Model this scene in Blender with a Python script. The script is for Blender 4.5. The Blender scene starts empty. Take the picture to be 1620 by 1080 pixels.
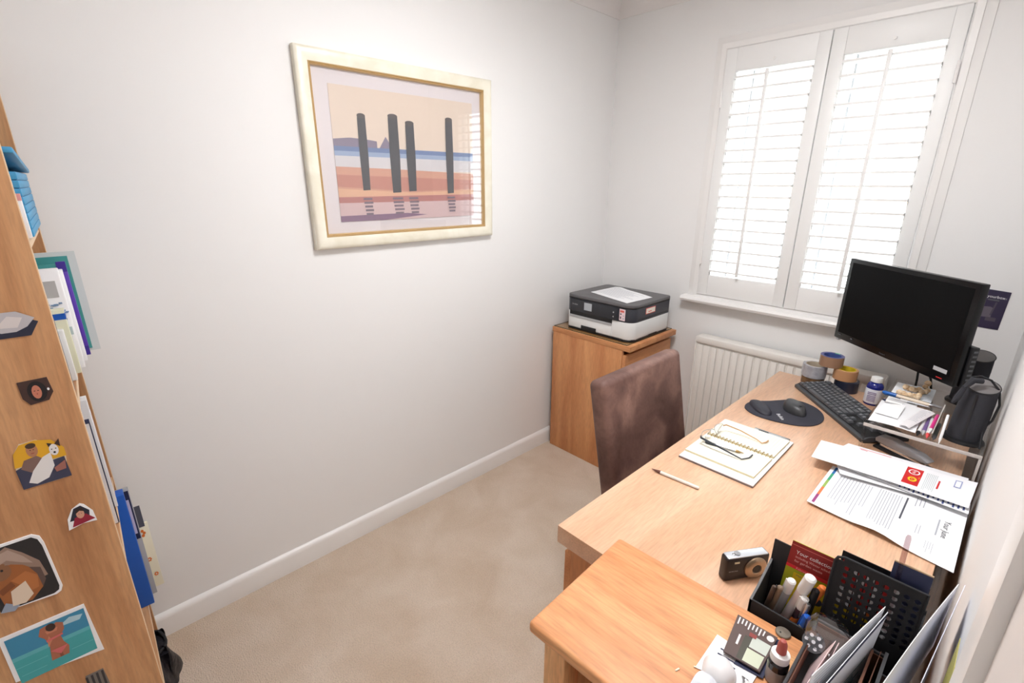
import bpy, bmesh, math, random
from mathutils import Vector, Matrix
random.seed(7)
S = bpy.context.scene
COL = S.collection
PI = math.pi
V3 = Vector

# ------------------------------------------------------------------ camera
cd = bpy.data.cameras.new('camera'); cam = bpy.data.objects.new('camera', cd); COL.objects.link(cam)
cd.sensor_width = 36; cd.lens = 16.894; cd.clip_start = 0.02
_r = V3((0.6884, 0.7253, 0.0047)); _f = V3((-0.6890, 0.6545, -0.3116)).normalized()
_r = (_r - _f * _r.dot(_f)).normalized(); _u = _r.cross(_f)
cam.matrix_world = Matrix(((_r.x, _u.x, -_f.x, 1.7615), (_r.y, _u.y, -_f.y, -2.449), (_r.z, _u.z, -_f.z, 1.5024), (0, 0, 0, 1)))
S.camera = cam
S.view_settings.view_transform = 'Standard'; S.view_settings.look = 'None'
S.view_settings.exposure = 1.40; S.view_settings.gamma = 1; S.view_settings.use_curve_mapping = False

# ------------------------------------------------------------------ world: bright overcast sky
w = bpy.data.worlds.new('sky'); S.world = w; w.use_nodes = True
bg = w.node_tree.nodes['Background']; bg.inputs[0].default_value = (0.93, 0.97, 1.0, 1); bg.inputs[1].default_value = 3.0
pl = bpy.data.lights.new('window_portal', 'AREA'); pl.shape = 'RECTANGLE'; pl.size = 1.2; pl.size_y = 1.25
try: pl.cycles.is_portal = True
except Exception: pass
po = bpy.data.objects.new('window_portal', pl); COL.objects.link(po); po.location = (1.04, 0.27, 1.52); po.rotation_euler = (-PI/2, 0, 0)
FILL = 19.0  # glow strength of the fill disc added under the ceiling

# ------------------------------------------------------------------ materials
MATS = {}
def lin(c):
    return tuple((x/255/12.92 if x/255 <= .04045 else ((x/255+.055)/1.055)**2.4) for x in c)
def mat(name, rgb=(200, 200, 200), rough=.5, metal=0, spec=.5, emit=0, bump=None, coat=0):
    if name in MATS: return MATS[name]
    m = bpy.data.materials.new(name); m.use_nodes = True; nt = m.node_tree; b = nt.nodes['Principled BSDF']
    c = lin(rgb); b.inputs['Base Color'].default_value = (*c, 1); b.inputs['Roughness'].default_value = rough
    b.inputs['Metallic'].default_value = metal; b.inputs['Specular IOR Level'].default_value = spec
    if coat: b.inputs['Coat Weight'].default_value = coat
    if emit:
        b.inputs['Emission Color'].default_value = (*c, 1); b.inputs['Emission Strength'].default_value = emit
    if bump:
        n = nt.nodes.new('ShaderNodeTexNoise'); n.inputs['Scale'].default_value = bump[0]; n.inputs['Detail'].default_value = 3
        tc = nt.nodes.new('ShaderNodeTexCoord'); nt.links.new(tc.outputs['Object'], n.inputs['Vector'])
        bp = nt.nodes.new('ShaderNodeBump'); bp.inputs['Strength'].default_value = bump[1]; bp.inputs['Distance'].default_value = bump[2] if len(bump) > 2 else .002
        nt.links.new(n.outputs['Fac'], bp.inputs['Height']); nt.links.new(bp.outputs['Normal'], b.inputs['Normal'])
    MATS[name] = m; return m
def noisy(name, c1, c2, scale, rough=.7, stretch=(1, 1, 1), bump=.2, bscale=None, c3=None, p=(.35, .65), dist=.001, spec=.3, detail=5, fine=None, coat=0):
    if name in MATS: return MATS[name]
    m = bpy.data.materials.new(name); m.use_nodes = True; nt = m.node_tree; b = nt.nodes['Principled BSDF']; L = nt.links.new
    tc = nt.nodes.new('ShaderNodeTexCoord'); mp = nt.nodes.new('ShaderNodeMapping'); mp.inputs['Scale'].default_value = stretch
    L(tc.outputs['Object'], mp.inputs['Vector'])
    n = nt.nodes.new('ShaderNodeTexNoise'); n.inputs['Scale'].default_value = scale; n.inputs['Detail'].default_value = detail
    n.inputs['Distortion'].default_value = .6; L(mp.outputs[0], n.inputs['Vector'])
    r = nt.nodes.new('ShaderNodeValToRGB'); e = r.color_ramp.elements
    e[0].position = p[0]; e[0].color = (*lin(c1), 1); e[1].position = p[1]; e[1].color = (*lin(c2), 1)
    if c3: k = e.new((p[0]+p[1])/2); k.color = (*lin(c3), 1)
    L(n.outputs['Fac'], r.inputs['Fac'])
    n2 = nt.nodes.new('ShaderNodeTexNoise'); n2.inputs['Scale'].default_value = bscale or scale*5; n2.inputs['Detail'].default_value = 4
    L(mp.outputs[0], n2.inputs['Vector'])
    out = r.outputs[0]
    if fine:
        mx = nt.nodes.new('ShaderNodeMixRGB'); mx.blend_type = 'MULTIPLY'; mx.inputs[0].default_value = fine
        r2 = nt.nodes.new('ShaderNodeValToRGB'); r2.color_ramp.elements[0].position = .3; r2.color_ramp.elements[1].position = .62
        r2.color_ramp.elements[0].color = (.45, .45, .45, 1)
        L(n2.outputs['Fac'], r2.inputs['Fac']); L(out, mx.inputs[1]); L(r2.outputs[0], mx.inputs[2]); out = mx.outputs[0]
    L(out, b.inputs['Base Color'])
    bp = nt.nodes.new('ShaderNodeBump'); bp.inputs['Strength'].default_value = bump; bp.inputs['Distance'].default_value = dist
    L(n2.outputs['Fac'], bp.inputs['Height']); L(bp.outputs['Normal'], b.inputs['Normal'])
    b.inputs['Roughness'].default_value = rough; b.inputs['Specular IOR Level'].default_value = spec
    if coat: b.inputs['Coat Weight'].default_value = coat; b.inputs['Coat Roughness'].default_value = .3
    MATS[name] = m; return m
def oak(axis, tone='desk'):
    st = {'x': (.9, 9, 9), 'y': (9, .9, 9), 'z': (9, 9, .9)}[axis]
    T = {'desk': ((218, 170, 134), (236, 194, 160), (228, 182, 147)),
         'table': ((208, 134, 82), (238, 184, 130), (228, 160, 108)),
         'cab': ((200, 132, 84), (224, 162, 110), (213, 148, 97)),
         'case': ((176, 122, 80), (214, 164, 118), (198, 145, 100))}[tone]
    return noisy('oak_%s_%s' % (tone, axis), T[0], T[1], 1.6, rough=.28 if tone == 'desk' else .5, stretch=st, bump=.12, bscale=26, c3=T[2], p=(.34, .66), fine=.42 if tone == 'table' else .32, spec=.8 if tone == 'desk' else .5, dist=.0006)
def clear(name, tint=(255, 255, 255), rough=.02, ior=1.45):
    if name in MATS: return MATS[name]
    m = bpy.data.materials.new(name); m.use_nodes = True; nt = m.node_tree; L = nt.links.new
    for n in list(nt.nodes):
        if n.type == 'BSDF_PRINCIPLED': nt.nodes.remove(n)
    o = nt.nodes['Material Output']; t = nt.nodes.new('ShaderNodeBsdfTransparent'); t.inputs[0].default_value = (*lin(tint), 1)
    g = nt.nodes.new('ShaderNodeBsdfGlossy'); g.inputs['Roughness'].default_value = rough
    lw = nt.nodes.new('ShaderNodeLayerWeight'); lw.inputs['Blend'].default_value = .5
    pw = nt.nodes.new('ShaderNodeMath'); pw.operation = 'POWER'; pw.inputs[1].default_value = 5; L(lw.outputs['Facing'], pw.inputs[0])
    f0 = ((ior-1)/(ior+1))**2
    ma = nt.nodes.new('ShaderNodeMath'); ma.operation = 'MULTIPLY_ADD'; ma.inputs[1].default_value = 1-f0; ma.inputs[2].default_value = f0; L(pw.outputs[0], ma.inputs[0])
    mx = nt.nodes.new('ShaderNodeMixShader'); L(ma.outputs[0], mx.inputs[0]); L(t.outputs[0], mx.inputs[1]); L(g.outputs[0], mx.inputs[2]); L(mx.outputs[0], o.inputs[0])
    MATS[name] = m; return m

WALL = mat('wall_paint', (238, 237, 236), .85, spec=.2, bump=(60, .05, .001))
CEIL = mat('ceiling_paint', (238, 234, 232), .9, spec=.2)
TRIM = mat('white_gloss_trim', (240, 238, 236), .35)
SHUT = mat('white_shutter_paint', (240, 240, 239), .4)
WHITE = mat('white_paper', (244, 244, 246), .7)
CREAM = mat('cream_paper', (248, 243, 226), .7)
INK = mat('grey_print', (176, 179, 188), .8)
DINK = mat('dark_print', (84, 86, 96), .8)
BLACK = mat('black_plastic', (22, 22, 25), .45)
MBLACK = mat('matt_black', (28, 28, 32), .75)
GREY = mat('grey_plastic', (92, 94, 98), .5)
LGREY = mat('light_grey_plastic', (176, 176, 178), .45)
CHROME = mat('chrome', (205, 205, 208), .18, metal=1)
SILVER = mat('silver_metal', (185, 185, 188), .3, metal=1)
WPL = mat('white_plastic', (236, 236, 234), .35)
RED = mat('red_print', (205, 38, 40), .5)
NAVY = mat('navy_card', (34, 40, 72), .6)
BLUE = mat('bright_blue', (24, 92, 190), .45)
YEL = mat('yellow_print', (226, 196, 30), .6)
ORG = mat('orange_print', (226, 120, 50), .6)
ACR = clear('clear_acrylic', (251, 250, 249), .03, 1.35)
ACRE = mat('acrylic_edge', (198, 190, 184), .25)
GLS = clear('window_glass', (250, 252, 252), .0, 1.45)

# ------------------------------------------------------------------ mesh builder
def rotm(rx=0, ry=0, rz=0): return Matrix.Rotation(rz, 4, 'Z') @ Matrix.Rotation(ry, 4, 'Y') @ Matrix.Rotation(rx, 4, 'X')
TEXTS = {}
def text_geo(s):
    if s in TEXTS: return TEXTS[s]
    cu = bpy.data.curves.new('lettering', 'FONT'); cu.body = s; cu.resolution_u = 2
    ob = bpy.data.objects.new('lettering', cu); COL.objects.link(ob)
    dg = bpy.context.evaluated_depsgraph_get(); me = bpy.data.meshes.new_from_object(ob.evaluated_get(dg))
    vs = [(v.co.x, v.co.y) for v in me.vertices]; fs = [tuple(p.vertices) for p in me.polygons]
    bpy.data.objects.remove(ob); bpy.data.meshes.remove(me); bpy.data.curves.remove(cu)
    TEXTS[s] = (vs, fs); return TEXTS[s]
PM = {}
class M:
    def __init__(s): s.v = []; s.f = []; s.m = []; s.mats = []; s.sm = []
    def mi(s, m):
        if m not in s.mats: s.mats.append(m)
        return s.mats.index(m)
    def add(s, vs, fs, m, smooth=False, X=None):
        o = len(s.v); k = s.mi(m)
        s.v += [(X @ V3(p) if X is not None else V3(p)) for p in vs]
        for f in fs: s.f.append([o+i for i in f]); s.m.append(k); s.sm.append(smooth)
        return s
    def box(s, x0, x1, y0, y1, z0, z1, m, bev=0, seg=2, X=None):
        bm = bmesh.new(); bmesh.ops.create_cube(bm, size=1)
        for v in bm.verts: v.co = V3(((x0+x1)/2+v.co.x*(x1-x0), (y0+y1)/2+v.co.y*(y1-y0), (z0+z1)/2+v.co.z*(z1-z0)))
        if bev: bmesh.ops.bevel(bm, geom=bm.edges[:], offset=bev, segments=seg, affect='EDGES', profile=.5)
        bm.verts.index_update(); vs = [v.co.copy() for v in bm.verts]; fs = [[v.index for v in f.verts] for f in bm.faces]; bm.free()
        return s.add(vs, fs, m, bev > 0, X)
    def prism(s, poly, h, m, X=None, bev=0, seg=2, smooth=False):
        # polygon in local xy, extruded along +z by h
        bm = bmesh.new(); a = [bm.verts.new((p[0], p[1], 0)) for p in poly]; f = bm.faces.new(a)
        if f.normal.z > 0 or True:
            r = bmesh.ops.extrude_face_region(bm, geom=[f]); bmesh.ops.translate(bm, vec=(0, 0, h), verts=[q for q in r['geom'] if isinstance(q, bmesh.types.BMVert)])
        bmesh.ops.recalc_face_normals(bm, faces=bm.faces[:])
        if bev:
            es = [e for e in bm.edges if abs(e.verts[0].co.z-e.verts[1].co.z) < 1e-7]
            bmesh.ops.bevel(bm, geom=es, offset=bev, segments=seg, affect='EDGES', profile=.5)
        bm.verts.index_update(); vs = [v.co.copy() for v in bm.verts]; fs = [[v.index for v in q.verts] for q in bm.faces]; bm.free()
        return s.add(vs, fs, m, smooth or bev > 0, X)
    def tube(s, pts, r, m, n=8, closed=False, X=None):
        pts = [V3(p) for p in pts]; k = len(pts); rs = r if isinstance(r, (list, tuple)) else [r]*k
        vs = []; up = None
        for i, p in enumerate(pts):
            a = pts[i-1] if (i or closed) else p; b = pts[(i+1) % k] if (i < k-1 or closed) else p
            t = (b-a).normalized() if (b-a).length > 1e-9 else V3((0, 0, 1))
            if up is None: up = V3((0, 0, 1)) if abs(t.z) < .9 else V3((1, 0, 0))
            x = t.cross(up).normalized(); y = x.cross(t).normalized(); up = y
            for j in range(n):
                q = 2*PI*j/n; vs.append(p + x*math.cos(q)*rs[i] + y*math.sin(q)*rs[i])
        fs = []
        for i in range(k if closed else k-1):
            for j in range(n):
                a = i*n+j; b = i*n+(j+1) % n; c = ((i+1) % k)*n+(j+1) % n; d = ((i+1) % k)*n+j
                fs.append([a, b, c, d])
        if not closed: fs.append(list(range(n))[::-1]); fs.append([(k-1)*n+j for j in range(n)])
        return s.add(vs, fs, m, True, X)
    def lathe(s, prof, m, n=32, X=None, sc=(1, 1), cap=True):
        vs = []; fs = []; k = len(prof)
        for r, z in prof:
            for j in range(n): q = 2*PI*j/n; vs.append((r*math.cos(q)*sc[0], r*math.sin(q)*sc[1], z))
        for i in range(k-1):
            for j in range(n): fs.append([i*n+j, i*n+(j+1) % n, (i+1)*n+(j+1) % n, (i+1)*n+j])
        if cap and prof[0][0] > 1e-6: fs.append(list(range(n))[::-1])
        if cap and prof[-1][0] > 1e-6: fs.append([(k-1)*n+j for j in range(n)])
        return s.add(vs, fs, m, True, X)
    def grid(s, fn, nu, nv, m, closeu=False, smooth=True, X=None):
        vs = [fn(i/nu, j/nv) for j in range(nv+1) for i in range(nu+1)]
        fs = [[j*(nu+1)+i, j*(nu+1)+i+1, (j+1)*(nu+1)+i+1, (j+1)*(nu+1)+i] for j in range(nv) for i in range(nu)]
        return s.add(vs, fs, m, smooth, X)
    def frame(s, x0, x1, z0, z1, prof, m, X=None):
        # mitred rectangle in local xz; prof = [(inset, y)]
        vs = []; fs = []; k = len(prof)
        for i, y in prof: vs += [(x0+i, y, z0+i), (x1-i, y, z0+i), (x1-i, y, z1-i), (x0+i, y, z1-i)]
        for a in range(k-1):
            for c in range(4): fs.append([a*4+c, a*4+(c+1) % 4, (a+1)*4+(c+1) % 4, (a+1)*4+c])
        return s.add(vs, fs, m, False, X)
    def build(s, name, parent=None, world=True):
        me = bpy.data.meshes.new(name); inv = PM[parent.name].inverted() if (parent and world) else Matrix.Identity(4)
        me.from_pydata([inv @ V3(p) for p in s.v], [], s.f)
        for q in s.mats: me.materials.append(q)
        me.polygons.foreach_set('material_index', s.m); me.polygons.foreach_set('use_smooth', s.sm); me.update()
        bm = bmesh.new(); bm.from_mesh(me); bmesh.ops.recalc_face_normals(bm, faces=bm.faces[:]); bm.to_mesh(me); bm.free()
        try: me.set_sharp_from_angle(angle=math.radians(35))
        except Exception: pass
        o = bpy.data.objects.new(name, me); COL.objects.link(o)
        if parent: o.parent = parent; PM[o.name] = PM[parent.name]
        else: PM[o.name] = Matrix.Identity(4)
        return o
def tag(o, label, cat, group=None, kind=None):
    if label: o['label'] = label
    if cat: o['category'] = cat
    if group: o['group'] = group
    if kind: o['kind'] = kind
    return o
def struct(o): o['kind'] = 'structure'; return o
def thing(name, label, cat, loc=(0, 0, 0), rz=0, group=None):
    o = bpy.data.objects.new(name, None); COL.objects.link(o); o.location = loc; o.rotation_euler = (0, 0, rz); o.empty_display_size = .05
    PM[o.name] = Matrix.Translation(loc) @ Matrix.Rotation(rz, 4, 'Z')
    return tag(o, label, cat, group)
def place(o, loc, rot=(0, 0, 0)):
    o.location = loc; o.rotation_euler = rot; return o
def copy_tree(o, parent=None, **kw):
    c = o.copy(); COL.objects.link(c); c.parent = parent
    for ch in list(o.children): copy_tree(ch, c)
    return c
class Sheet:
    """printed sheet: corners bottom-left, bottom-right, top-right, top-left as read"""
    def __init__(s, m, BL, BR, TR, TL, dz=None, flip=1):
        s.m = m; s.c = [V3(q) for q in (BL, BR, TR, TL)]; s.dz = dz
        s.n = (s.c[1]-s.c[0]).cross(s.c[3]-s.c[0]).normalized(); s.k = 0; s.W = (s.c[1]-s.c[0]).length; s.H = (s.c[3]-s.c[0]).length
    def P(s, u, v, h=0):
        a, b, c, d = s.c; q = a*(1-u)*(1-v)+b*u*(1-v)+c*u*v+d*(1-u)*v
        return q + s.n*(h+(s.dz(u, v) if s.dz else 0))
    def base(s, mt, t=.0006, nu=1, nv=1):
        if s.dz: nu = max(nu, 14); nv = max(nv, 14)
        s.m.grid(lambda u, v: s.P(u, v, 0), nu, nv, mt); s.m.grid(lambda u, v: s.P(u, v, -t), nu, nv, mt)
        for e in (lambda u, v: s.P(u, 0, -t*v), lambda u, v: s.P(u, 1, -t*v)): s.m.grid(e, nu, 1, mt, smooth=False)
        for e in (lambda u, v: s.P(0, v, -t*u), lambda u, v: s.P(1, v, -t*u)): s.m.grid(e, 1, nv, mt, smooth=False)
        return s
    def rect(s, u0, v0, u1, v1, mt, h=None):
        s.k += 1; h = h or .0002+.00006*s.k
        nu = 1 if not s.dz else max(1, int(abs(u1-u0)*14)); nv = 1 if not s.dz else max(1, int(abs(v1-v0)*14))
        s.m.grid(lambda a, b: s.P(u0+(u1-u0)*a, v0+(v1-v0)*b, h), nu, nv, mt); return s
    def poly(s, pts, mt, h=None):
        s.k += 1; h = h or .0002+.00006*s.k
        s.m.add([s.P(u, v, h) for u, v in pts], [list(range(len(pts)))], mt); return s
    def disc(s, u, v, ru, rv, mt, n=20, h=None):
        return s.poly([(u+ru*math.cos(2*PI*i/n), v+rv*math.sin(2*PI*i/n)) for i in range(n)], mt, h)
    def text(s, t, u, v, size, mt, wide=1.0, h=None):
        s.k += 1; h = h or .0002+.00006*s.k
        vs, fs = text_geo(t); s.m.add([s.P(u+x*size*wide/s.W, v+y*size/s.H, h) for x, y in vs], fs, mt); return s
    def lines(s, u0, u1, v0, v1, n, mt, th=.3, rag=.3, seed=1):
        R = random.Random(seed); s.k += 1; h = .0002+.00006*s.k
        for i in range(n):
            v = v1-(v1-v0)*(i+.5)/n; d = (v1-v0)/n*th/2; e = u1-(u1-u0)*R.random()*rag
            nu = 1 if not s.dz else 8
            s.m.grid(lambda a, b: s.P(u0+(e-u0)*a, v-d+2*d*b, h), nu, 1, mt)
        return s

# ================================================================== ROOM
RW = 1.827; BY = -3.0; CH = 2.43
m = M().box(-.2, RW+.2, BY-.2, .25, -.1, 0, noisy('beige_carpet', (218, 196, 174), (232, 214, 196), 5, rough=.95, bump=1.0, bscale=240, c3=(225, 205, 185), p=(.3, .7), spec=.1, dist=.006, fine=.34))
struct(m.build('floor'))
struct(M().box(-.2, RW+.2, BY-.2, .25, CH, CH+.1, CEIL).build('ceiling'))
struct(M().box(-.2, 0, BY-.2, .25, 0, CH, WALL).build('wall_left'))
struct(M().box(RW, RW+.2, BY-.2, .25, 0, CH, WALL).build('wall_right'))
m = M()
for a_, c_, y0_, y1_ in ((.612, 1.474, 0, .03), (.46, 1.62, .03, .25)):
    for b in ((0, a_, 0, CH), (c_, RW, 0, CH), (a_, c_, 0, .935), (a_, c_, 2.105, CH)): m.box(b[0], b[1], y0_, y1_, b[2], b[3], WALL)
struct(m.build('wall_window'))
struct(M().box(-.2, RW+.2, BY-.2, BY, 0, CH, WALL).build('wall_back'))
# coving
def cove(name, a, b, nrm):
    m = M(); a = V3(a); b = V3(b); n = V3(nrm); pr = []
    for i in range(9):
        q = PI/2*i/8; pr.append((.002+.095*(1-math.cos(q)) if 1 else 0, -.095+.095*math.sin(q)))
    pr = [(0.0, -.097), (.004, -.097)] + [(.004+.09*(1-math.cos(PI/2*i/8)), -.09*(1-math.sin(PI/2*i/8))-.003) for i in range(9)] + [(.097, -.003), (.097, 0), (0, 0)]
    vs = [p+n*d+V3((0, 0, z)) for p in (a, b) for d, z in pr]; k = len(pr)
    m.add(vs, [[i, (i+1) % k, k+(i+1) % k, k+i] for i in range(k)], CEIL, True); struct(m.build(name))
cove('trim_1', (0, BY, CH), (0, 0, CH), (1, 0, 0)); cove('trim_2', (.0, 0, CH), (RW, 0, CH), (0, -1, 0)); cove('trim_3', (RW, BY, CH), (RW, 0, CH), (-1, 0, 0))
def skirt(name, pts, nrm):
    m = M(); a, b = V3(pts[0]), V3(pts[1]); n = V3(nrm); pr = [(0, 0), (.016, 0), (.016, .07), (.014, .078), (.008, .086), (0, .09)]; k = len(pr)
    vs = [p+n*d+V3((0, 0, z)) for p in (a, b) for d, z in pr]
    m.add(vs, [[i, (i+1) % k, k+(i+1) % k, k+i] for i in range(k)]+[list(range(k)), list(range(k, 2*k))], TRIM, False); struct(m.build(name))
skirt('baseboard_left', ((0, BY, 0), (0, 0, 0)), (1, 0, 0)); skirt('baseboard_window', ((0.016, 0, 0), (RW-.016, 0, 0)), (0, -1, 0)); skirt('baseboard_right', ((RW, -1.88, 0), (RW, 0, 0)), (-1, 0, 0))
# door casing at the near end of the right wall and a plain door in the wall behind the camera
m = M().box(RW-.018, RW, -1.96, -1.886, 0, 2.05, TRIM, .004).box(RW-.018, RW, -2.9, -2.83, 0, 2.05, TRIM, .004).box(RW-.018, RW, -2.9, -1.886, 2.05, 2.12, TRIM, .004)
struct(m.build('trim_4'))
m = M().box(RW-.006, RW, -2.83, -1.96, .005, 2.05, mat('door_paint', (232, 226, 222), .45))
d = struct(m.build('door_1'))

# ------------------------------------------------------------------ window, architrave, sill
ar = M().frame(.598, 1.488, .93, 2.114, [(-.03, 0), (-.03, -.006), (-.012, -.012), (.0, -.016), (.0, -.022), (.022, -.024), (.027, -.02), (.027, .02), (-.03, .02)], TRIM)
struct(ar.build('trim_5'))
m = M()
pr = [(0.02, 0), (-.045, 0), (-.058, -.004), (-.064, -.014), (-.060, -.025), (-.048, -.031), (-.02, -.032), (.02, -.032)]
k = len(pr); vs = [(x, y, .943+z) for x in (.552, 1.535) for y, z in pr]
m.add(vs, [[i, (i+1) % k, k+(i+1) % k, k+i] for i in range(k)]+[list(range(k)), list(range(k, 2*k))], TRIM, True); struct(m.build('trim_6'))
UP = mat('upvc_white', (238, 240, 242), .3); GASK = mat('window_gasket', (176, 178, 182), .6)
wm = M().frame(.46, 1.62, .935, 2.105, [(0, .12), (.045, .12), (.05, .13), (.05, .18), (0, .19)], UP)
wf = struct(wm.build('window_1'))
for i, (a, b) in enumerate(((.515, 1.036), (1.044, 1.565))):
    q = M().frame(a, b, .987, 2.053, [(0, .125), (.03, .125), (.034, .132), (.034, .16), (0, .16)], UP); q.frame(a+.032, b-.032, 1.019, 2.021, [(0, .128), (.006, .131), (.006, .133)], UP)
    s_ = q.build('window_sash', wf); s_['kind'] = 'structure'
    gb = .693 if i == 0 else 1.107
    k_ = M().box(gb-.004, gb+.004, .136, .150, 1.02, 2.02, GASK).build('glazing_bar', s_); k_['kind'] = 'structure'
    g_ = M().box(a+.034, b-.034, .143, .147, 1.021, 2.019, GLS).build('glass', s_); g_['kind'] = 'structure'
# ------------------------------------------------------------------ plantation shutters
def shutter(x0, x1, ox0, ox1, lab, hinge_x, rodx):
    t = thing('plantation_shutter', lab, 'shutter', ((x0+x1)/2, -.02, .958), 0, None)
    z0, z1, a, b = .959, 2.086, 1.062, 1.99; y0, y1 = -.030, -.002
    m = M().box(x0, ox0, y0, y1, z0, z1, SHUT, .002).box(ox1, x1, y0, y1, z0, z1, SHUT, .002).box(ox0, ox1, y0+.001, y1, z0, a, SHUT, .002).box(ox0, ox1, y0+.001, y1, b, z1, SHUT, .002)
    m.box(ox0-.004, ox0+.004, y0+.006, y1-.004, a, b, SHUT).box(ox1-.004, ox1+.004, y0+.006, y1-.004, a, b, SHUT)
    m.build('shutter_frame', t)
    n = 18; p = (b-a)/n
    for i in range(n):
        zc = a+p*(i+.5); lv = M(); th = math.radians(1)
        X = Matrix.Translation((0, -.016, zc)) @ Matrix.Rotation(th, 4, 'X')
        sec = [(.0305, -.0040), (.0305, .0040), (.022, .0050), (0, .0053), (-.022, .0050), (-.0305, .0040), (-.0305, -.0040), (-.022, -.0050), (0, -.0053), (.022, -.0050)]
        vs = [(x, y, z) for x in (ox0+.002, ox1-.002) for y, z in sec]
        lv.add(vs, [[k, (k+1) % 10, 10+(k+1) % 10, 10+k] for k in range(10)]+[list(range(10)), list(range(10, 20))], SHUT, True, X); lv.build('louvre', t)
    M().box(rodx-.007, rodx+.007, -.062, -.050, a+.012, b-.012, SHUT, .003).build('tilt_rod', t)
    for z in (1.15, 1.88): M().tube([(hinge_x, -.034, z-.035), (hinge_x, -.034, z+.035)], .005, TRIM, 8).build('hinge', t)
    M().tube([((ox0+ox1)/2, -.030, b+.03), ((ox0+ox1)/2, -.036, b+.03)], .006, TRIM, 10).build('knob', t)
shutter(.628, 1.047, .677, 1.0, 'left white plantation shutter, nearer the printer, all louvres open', .628, .827)
shutter(1.051, 1.459, 1.100, 1.415, 'right white plantation shutter, partly hidden behind the computer monitor', 1.459, 1.257)
# ------------------------------------------------------------------ radiator
RADM = mat('radiator_enamel', (238, 234, 228), .35)
t = thing('radiator', 'cream ribbed panel radiator on the wall under the window sill', 'radiator', (1.1, -.07, .15))
def radpanel(u, v):
    x = .69+.8*u; k = ((x-.70) % .036)/.036; d = .009*(1 if .12 < k < .88 else 0); e = 1 if .03 < v < .94 else 0
    return V3((x, -.088-d*e, .15+.596*v))
m = M(); N = 22; z0, z1 = .15, .745
m.box(.69, 1.49, -.088, -.078, z0, z1, RADM)
for i in range(N):
    a = .700+i*.036
    m.box(a, a+.027, -.096, -.087, z0+.02, z1-.035, RADM, .004, 2)
m.build('front_panel', t)
M().box(.688, 1.492, -.098, -.03, .742, .754, RADM, .004).box(.688, 1.492, -.100, -.094, .722, .752, RADM, .002).build('top_grille', t)
M().box(.684, .690, -.098, -.03, .15, .75, RADM, .002).build('side_cover', t)
M().box(1.490, 1.496, -.098, -.03, .15, .75, RADM, .002).build('side_cover', t)
M().box(.72, .76, -.08, 0, .2, .7, RADM).build('wall_bracket', t); M().box(1.40, 1.44, -.08, 0, .2, .7, RADM).build('wall_bracket', t)

# ================================================================== PICTURE
t = thing('framed_picture', 'large champagne gold framed seaside print hanging on the long left wall', 'picture', (0, -1.345, 1.6))
XP = Matrix(((0, -1, 0, 0), (1, 0, 0, 0), (0, 0, 1, 0), (0, 0, 0, 1)))   # local x->y, local -y->+x
GOLD = noisy('champagne_frame', (230, 224, 204), (241, 236, 220), 12, rough=.35, stretch=(1, 1, 1), bump=.1, spec=.6)
GOLD2 = mat('gold_lip', (206, 176, 128), .35, metal=.3)
M().frame(-1.761, -.928, 1.273, 1.924, [(0, 0), (0, -.022), (.004, -.027), (.014, -.030), (.036, -.024), (.042, -.022), (.042, 0)], GOLD, XP).build('frame', t)
M().frame(-1.719, -.970, 1.315, 1.882, [(0, -.021), (.003, -.023), (.006, -.018), (.008, -.020), (.011, -.012), (.011, -.006)], GOLD2, XP).build('gold_lip', t)
m = M().box(0.003, .006, -1.715, -.974, 1.318, 1.879, mat('mount_board', (240, 232, 234), .8))
m.build('mount', t)
m = M(); sh = Sheet(m, (.0075, -1.653, 1.366), (.0075, -1.026, 1.366), (.0075, -1.026, 1.825), (.0075, -1.653, 1.825)); sh.base(mat('art_sky', (240, 222, 206), .8), .001)
c = lambda n, r=(128, 128, 128): mat('art_'+n, r, .8)
# invented generic seascape: peach sky, low hills, blue water, pink sands and dark mooring posts
sh.poly([(0, .62), (.10, .635), (.2, .63), (.27, .62), (.27, .56), (0, .56)], c('hill', (150, 140, 158)))
sh.poly([(.28, .56), (.33, .66), (.36, .60), (.43, .56)], c('hill', (150, 140, 158)))
sh.rect(0, .49, 1, .57, c('sea', (128, 146, 186))); sh.rect(0, .50, 1, .535, c('sea2', (168, 184, 212))); sh.rect(0, .40, 1, .50, c('foam', (226, 222, 224)))
sh.poly([(0, .42), (.4, .41), (1, .385), (1, 0), (0, 0)], c('sand', (222, 170, 150))); sh.poly([(0, .36), (1, .33), (1, .25), (.5, .23), (0, .27)], c('sand2', (208, 150, 136)))
sh.poly([(0, .255), (.5, .22), (1, .24), (1, .19), (0, .17)], c('sand3', (236, 190, 160))); sh.poly([(0, .19), (1, .2), (1, .12), (0, .14)], c('sand4', (196, 136, 132)))
sh.rect(0, 0, 1, .145, c('wet', (224, 196, 196))); sh.poly([(0, .045), (.45, .05), (.6, .03), (.3, 0), (0, 0)], c('wet2', (150, 122, 146)))
POST = c('post', (92, 92, 96))
for i, (x, w_, tp, bt) in enumerate(((.18, .055, .80, .24), (.385, .07, .82, .22), (.50, .065, .78, .23), (.80, .06, .84, .21))):
    sh.poly([(x-w_*.42, bt), (x+w_*.42, bt+.004), (x+w_*.5, .5), (x+w_*.46, tp), (x-w_*.46, tp-.012), (x-w_*.5, .5)], POST)
    sh.disc(x, tp, w_*.48, .018, c('post_top', (104, 98, 98)))
    for k in range(5): sh.rect(x-w_*(.5-.05*k), .165-.03*k, x+w_*(.55+.08*(k % 2)), .182-.03*k, c('reflection', (140, 124, 136)))
m.build('print', t)
M().box(.0125, .0145, -1.712, -.977, 1.322, 1.876, clear('picture_glass', (250, 250, 250), .0, 1.55)).build('glass', t)

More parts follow.
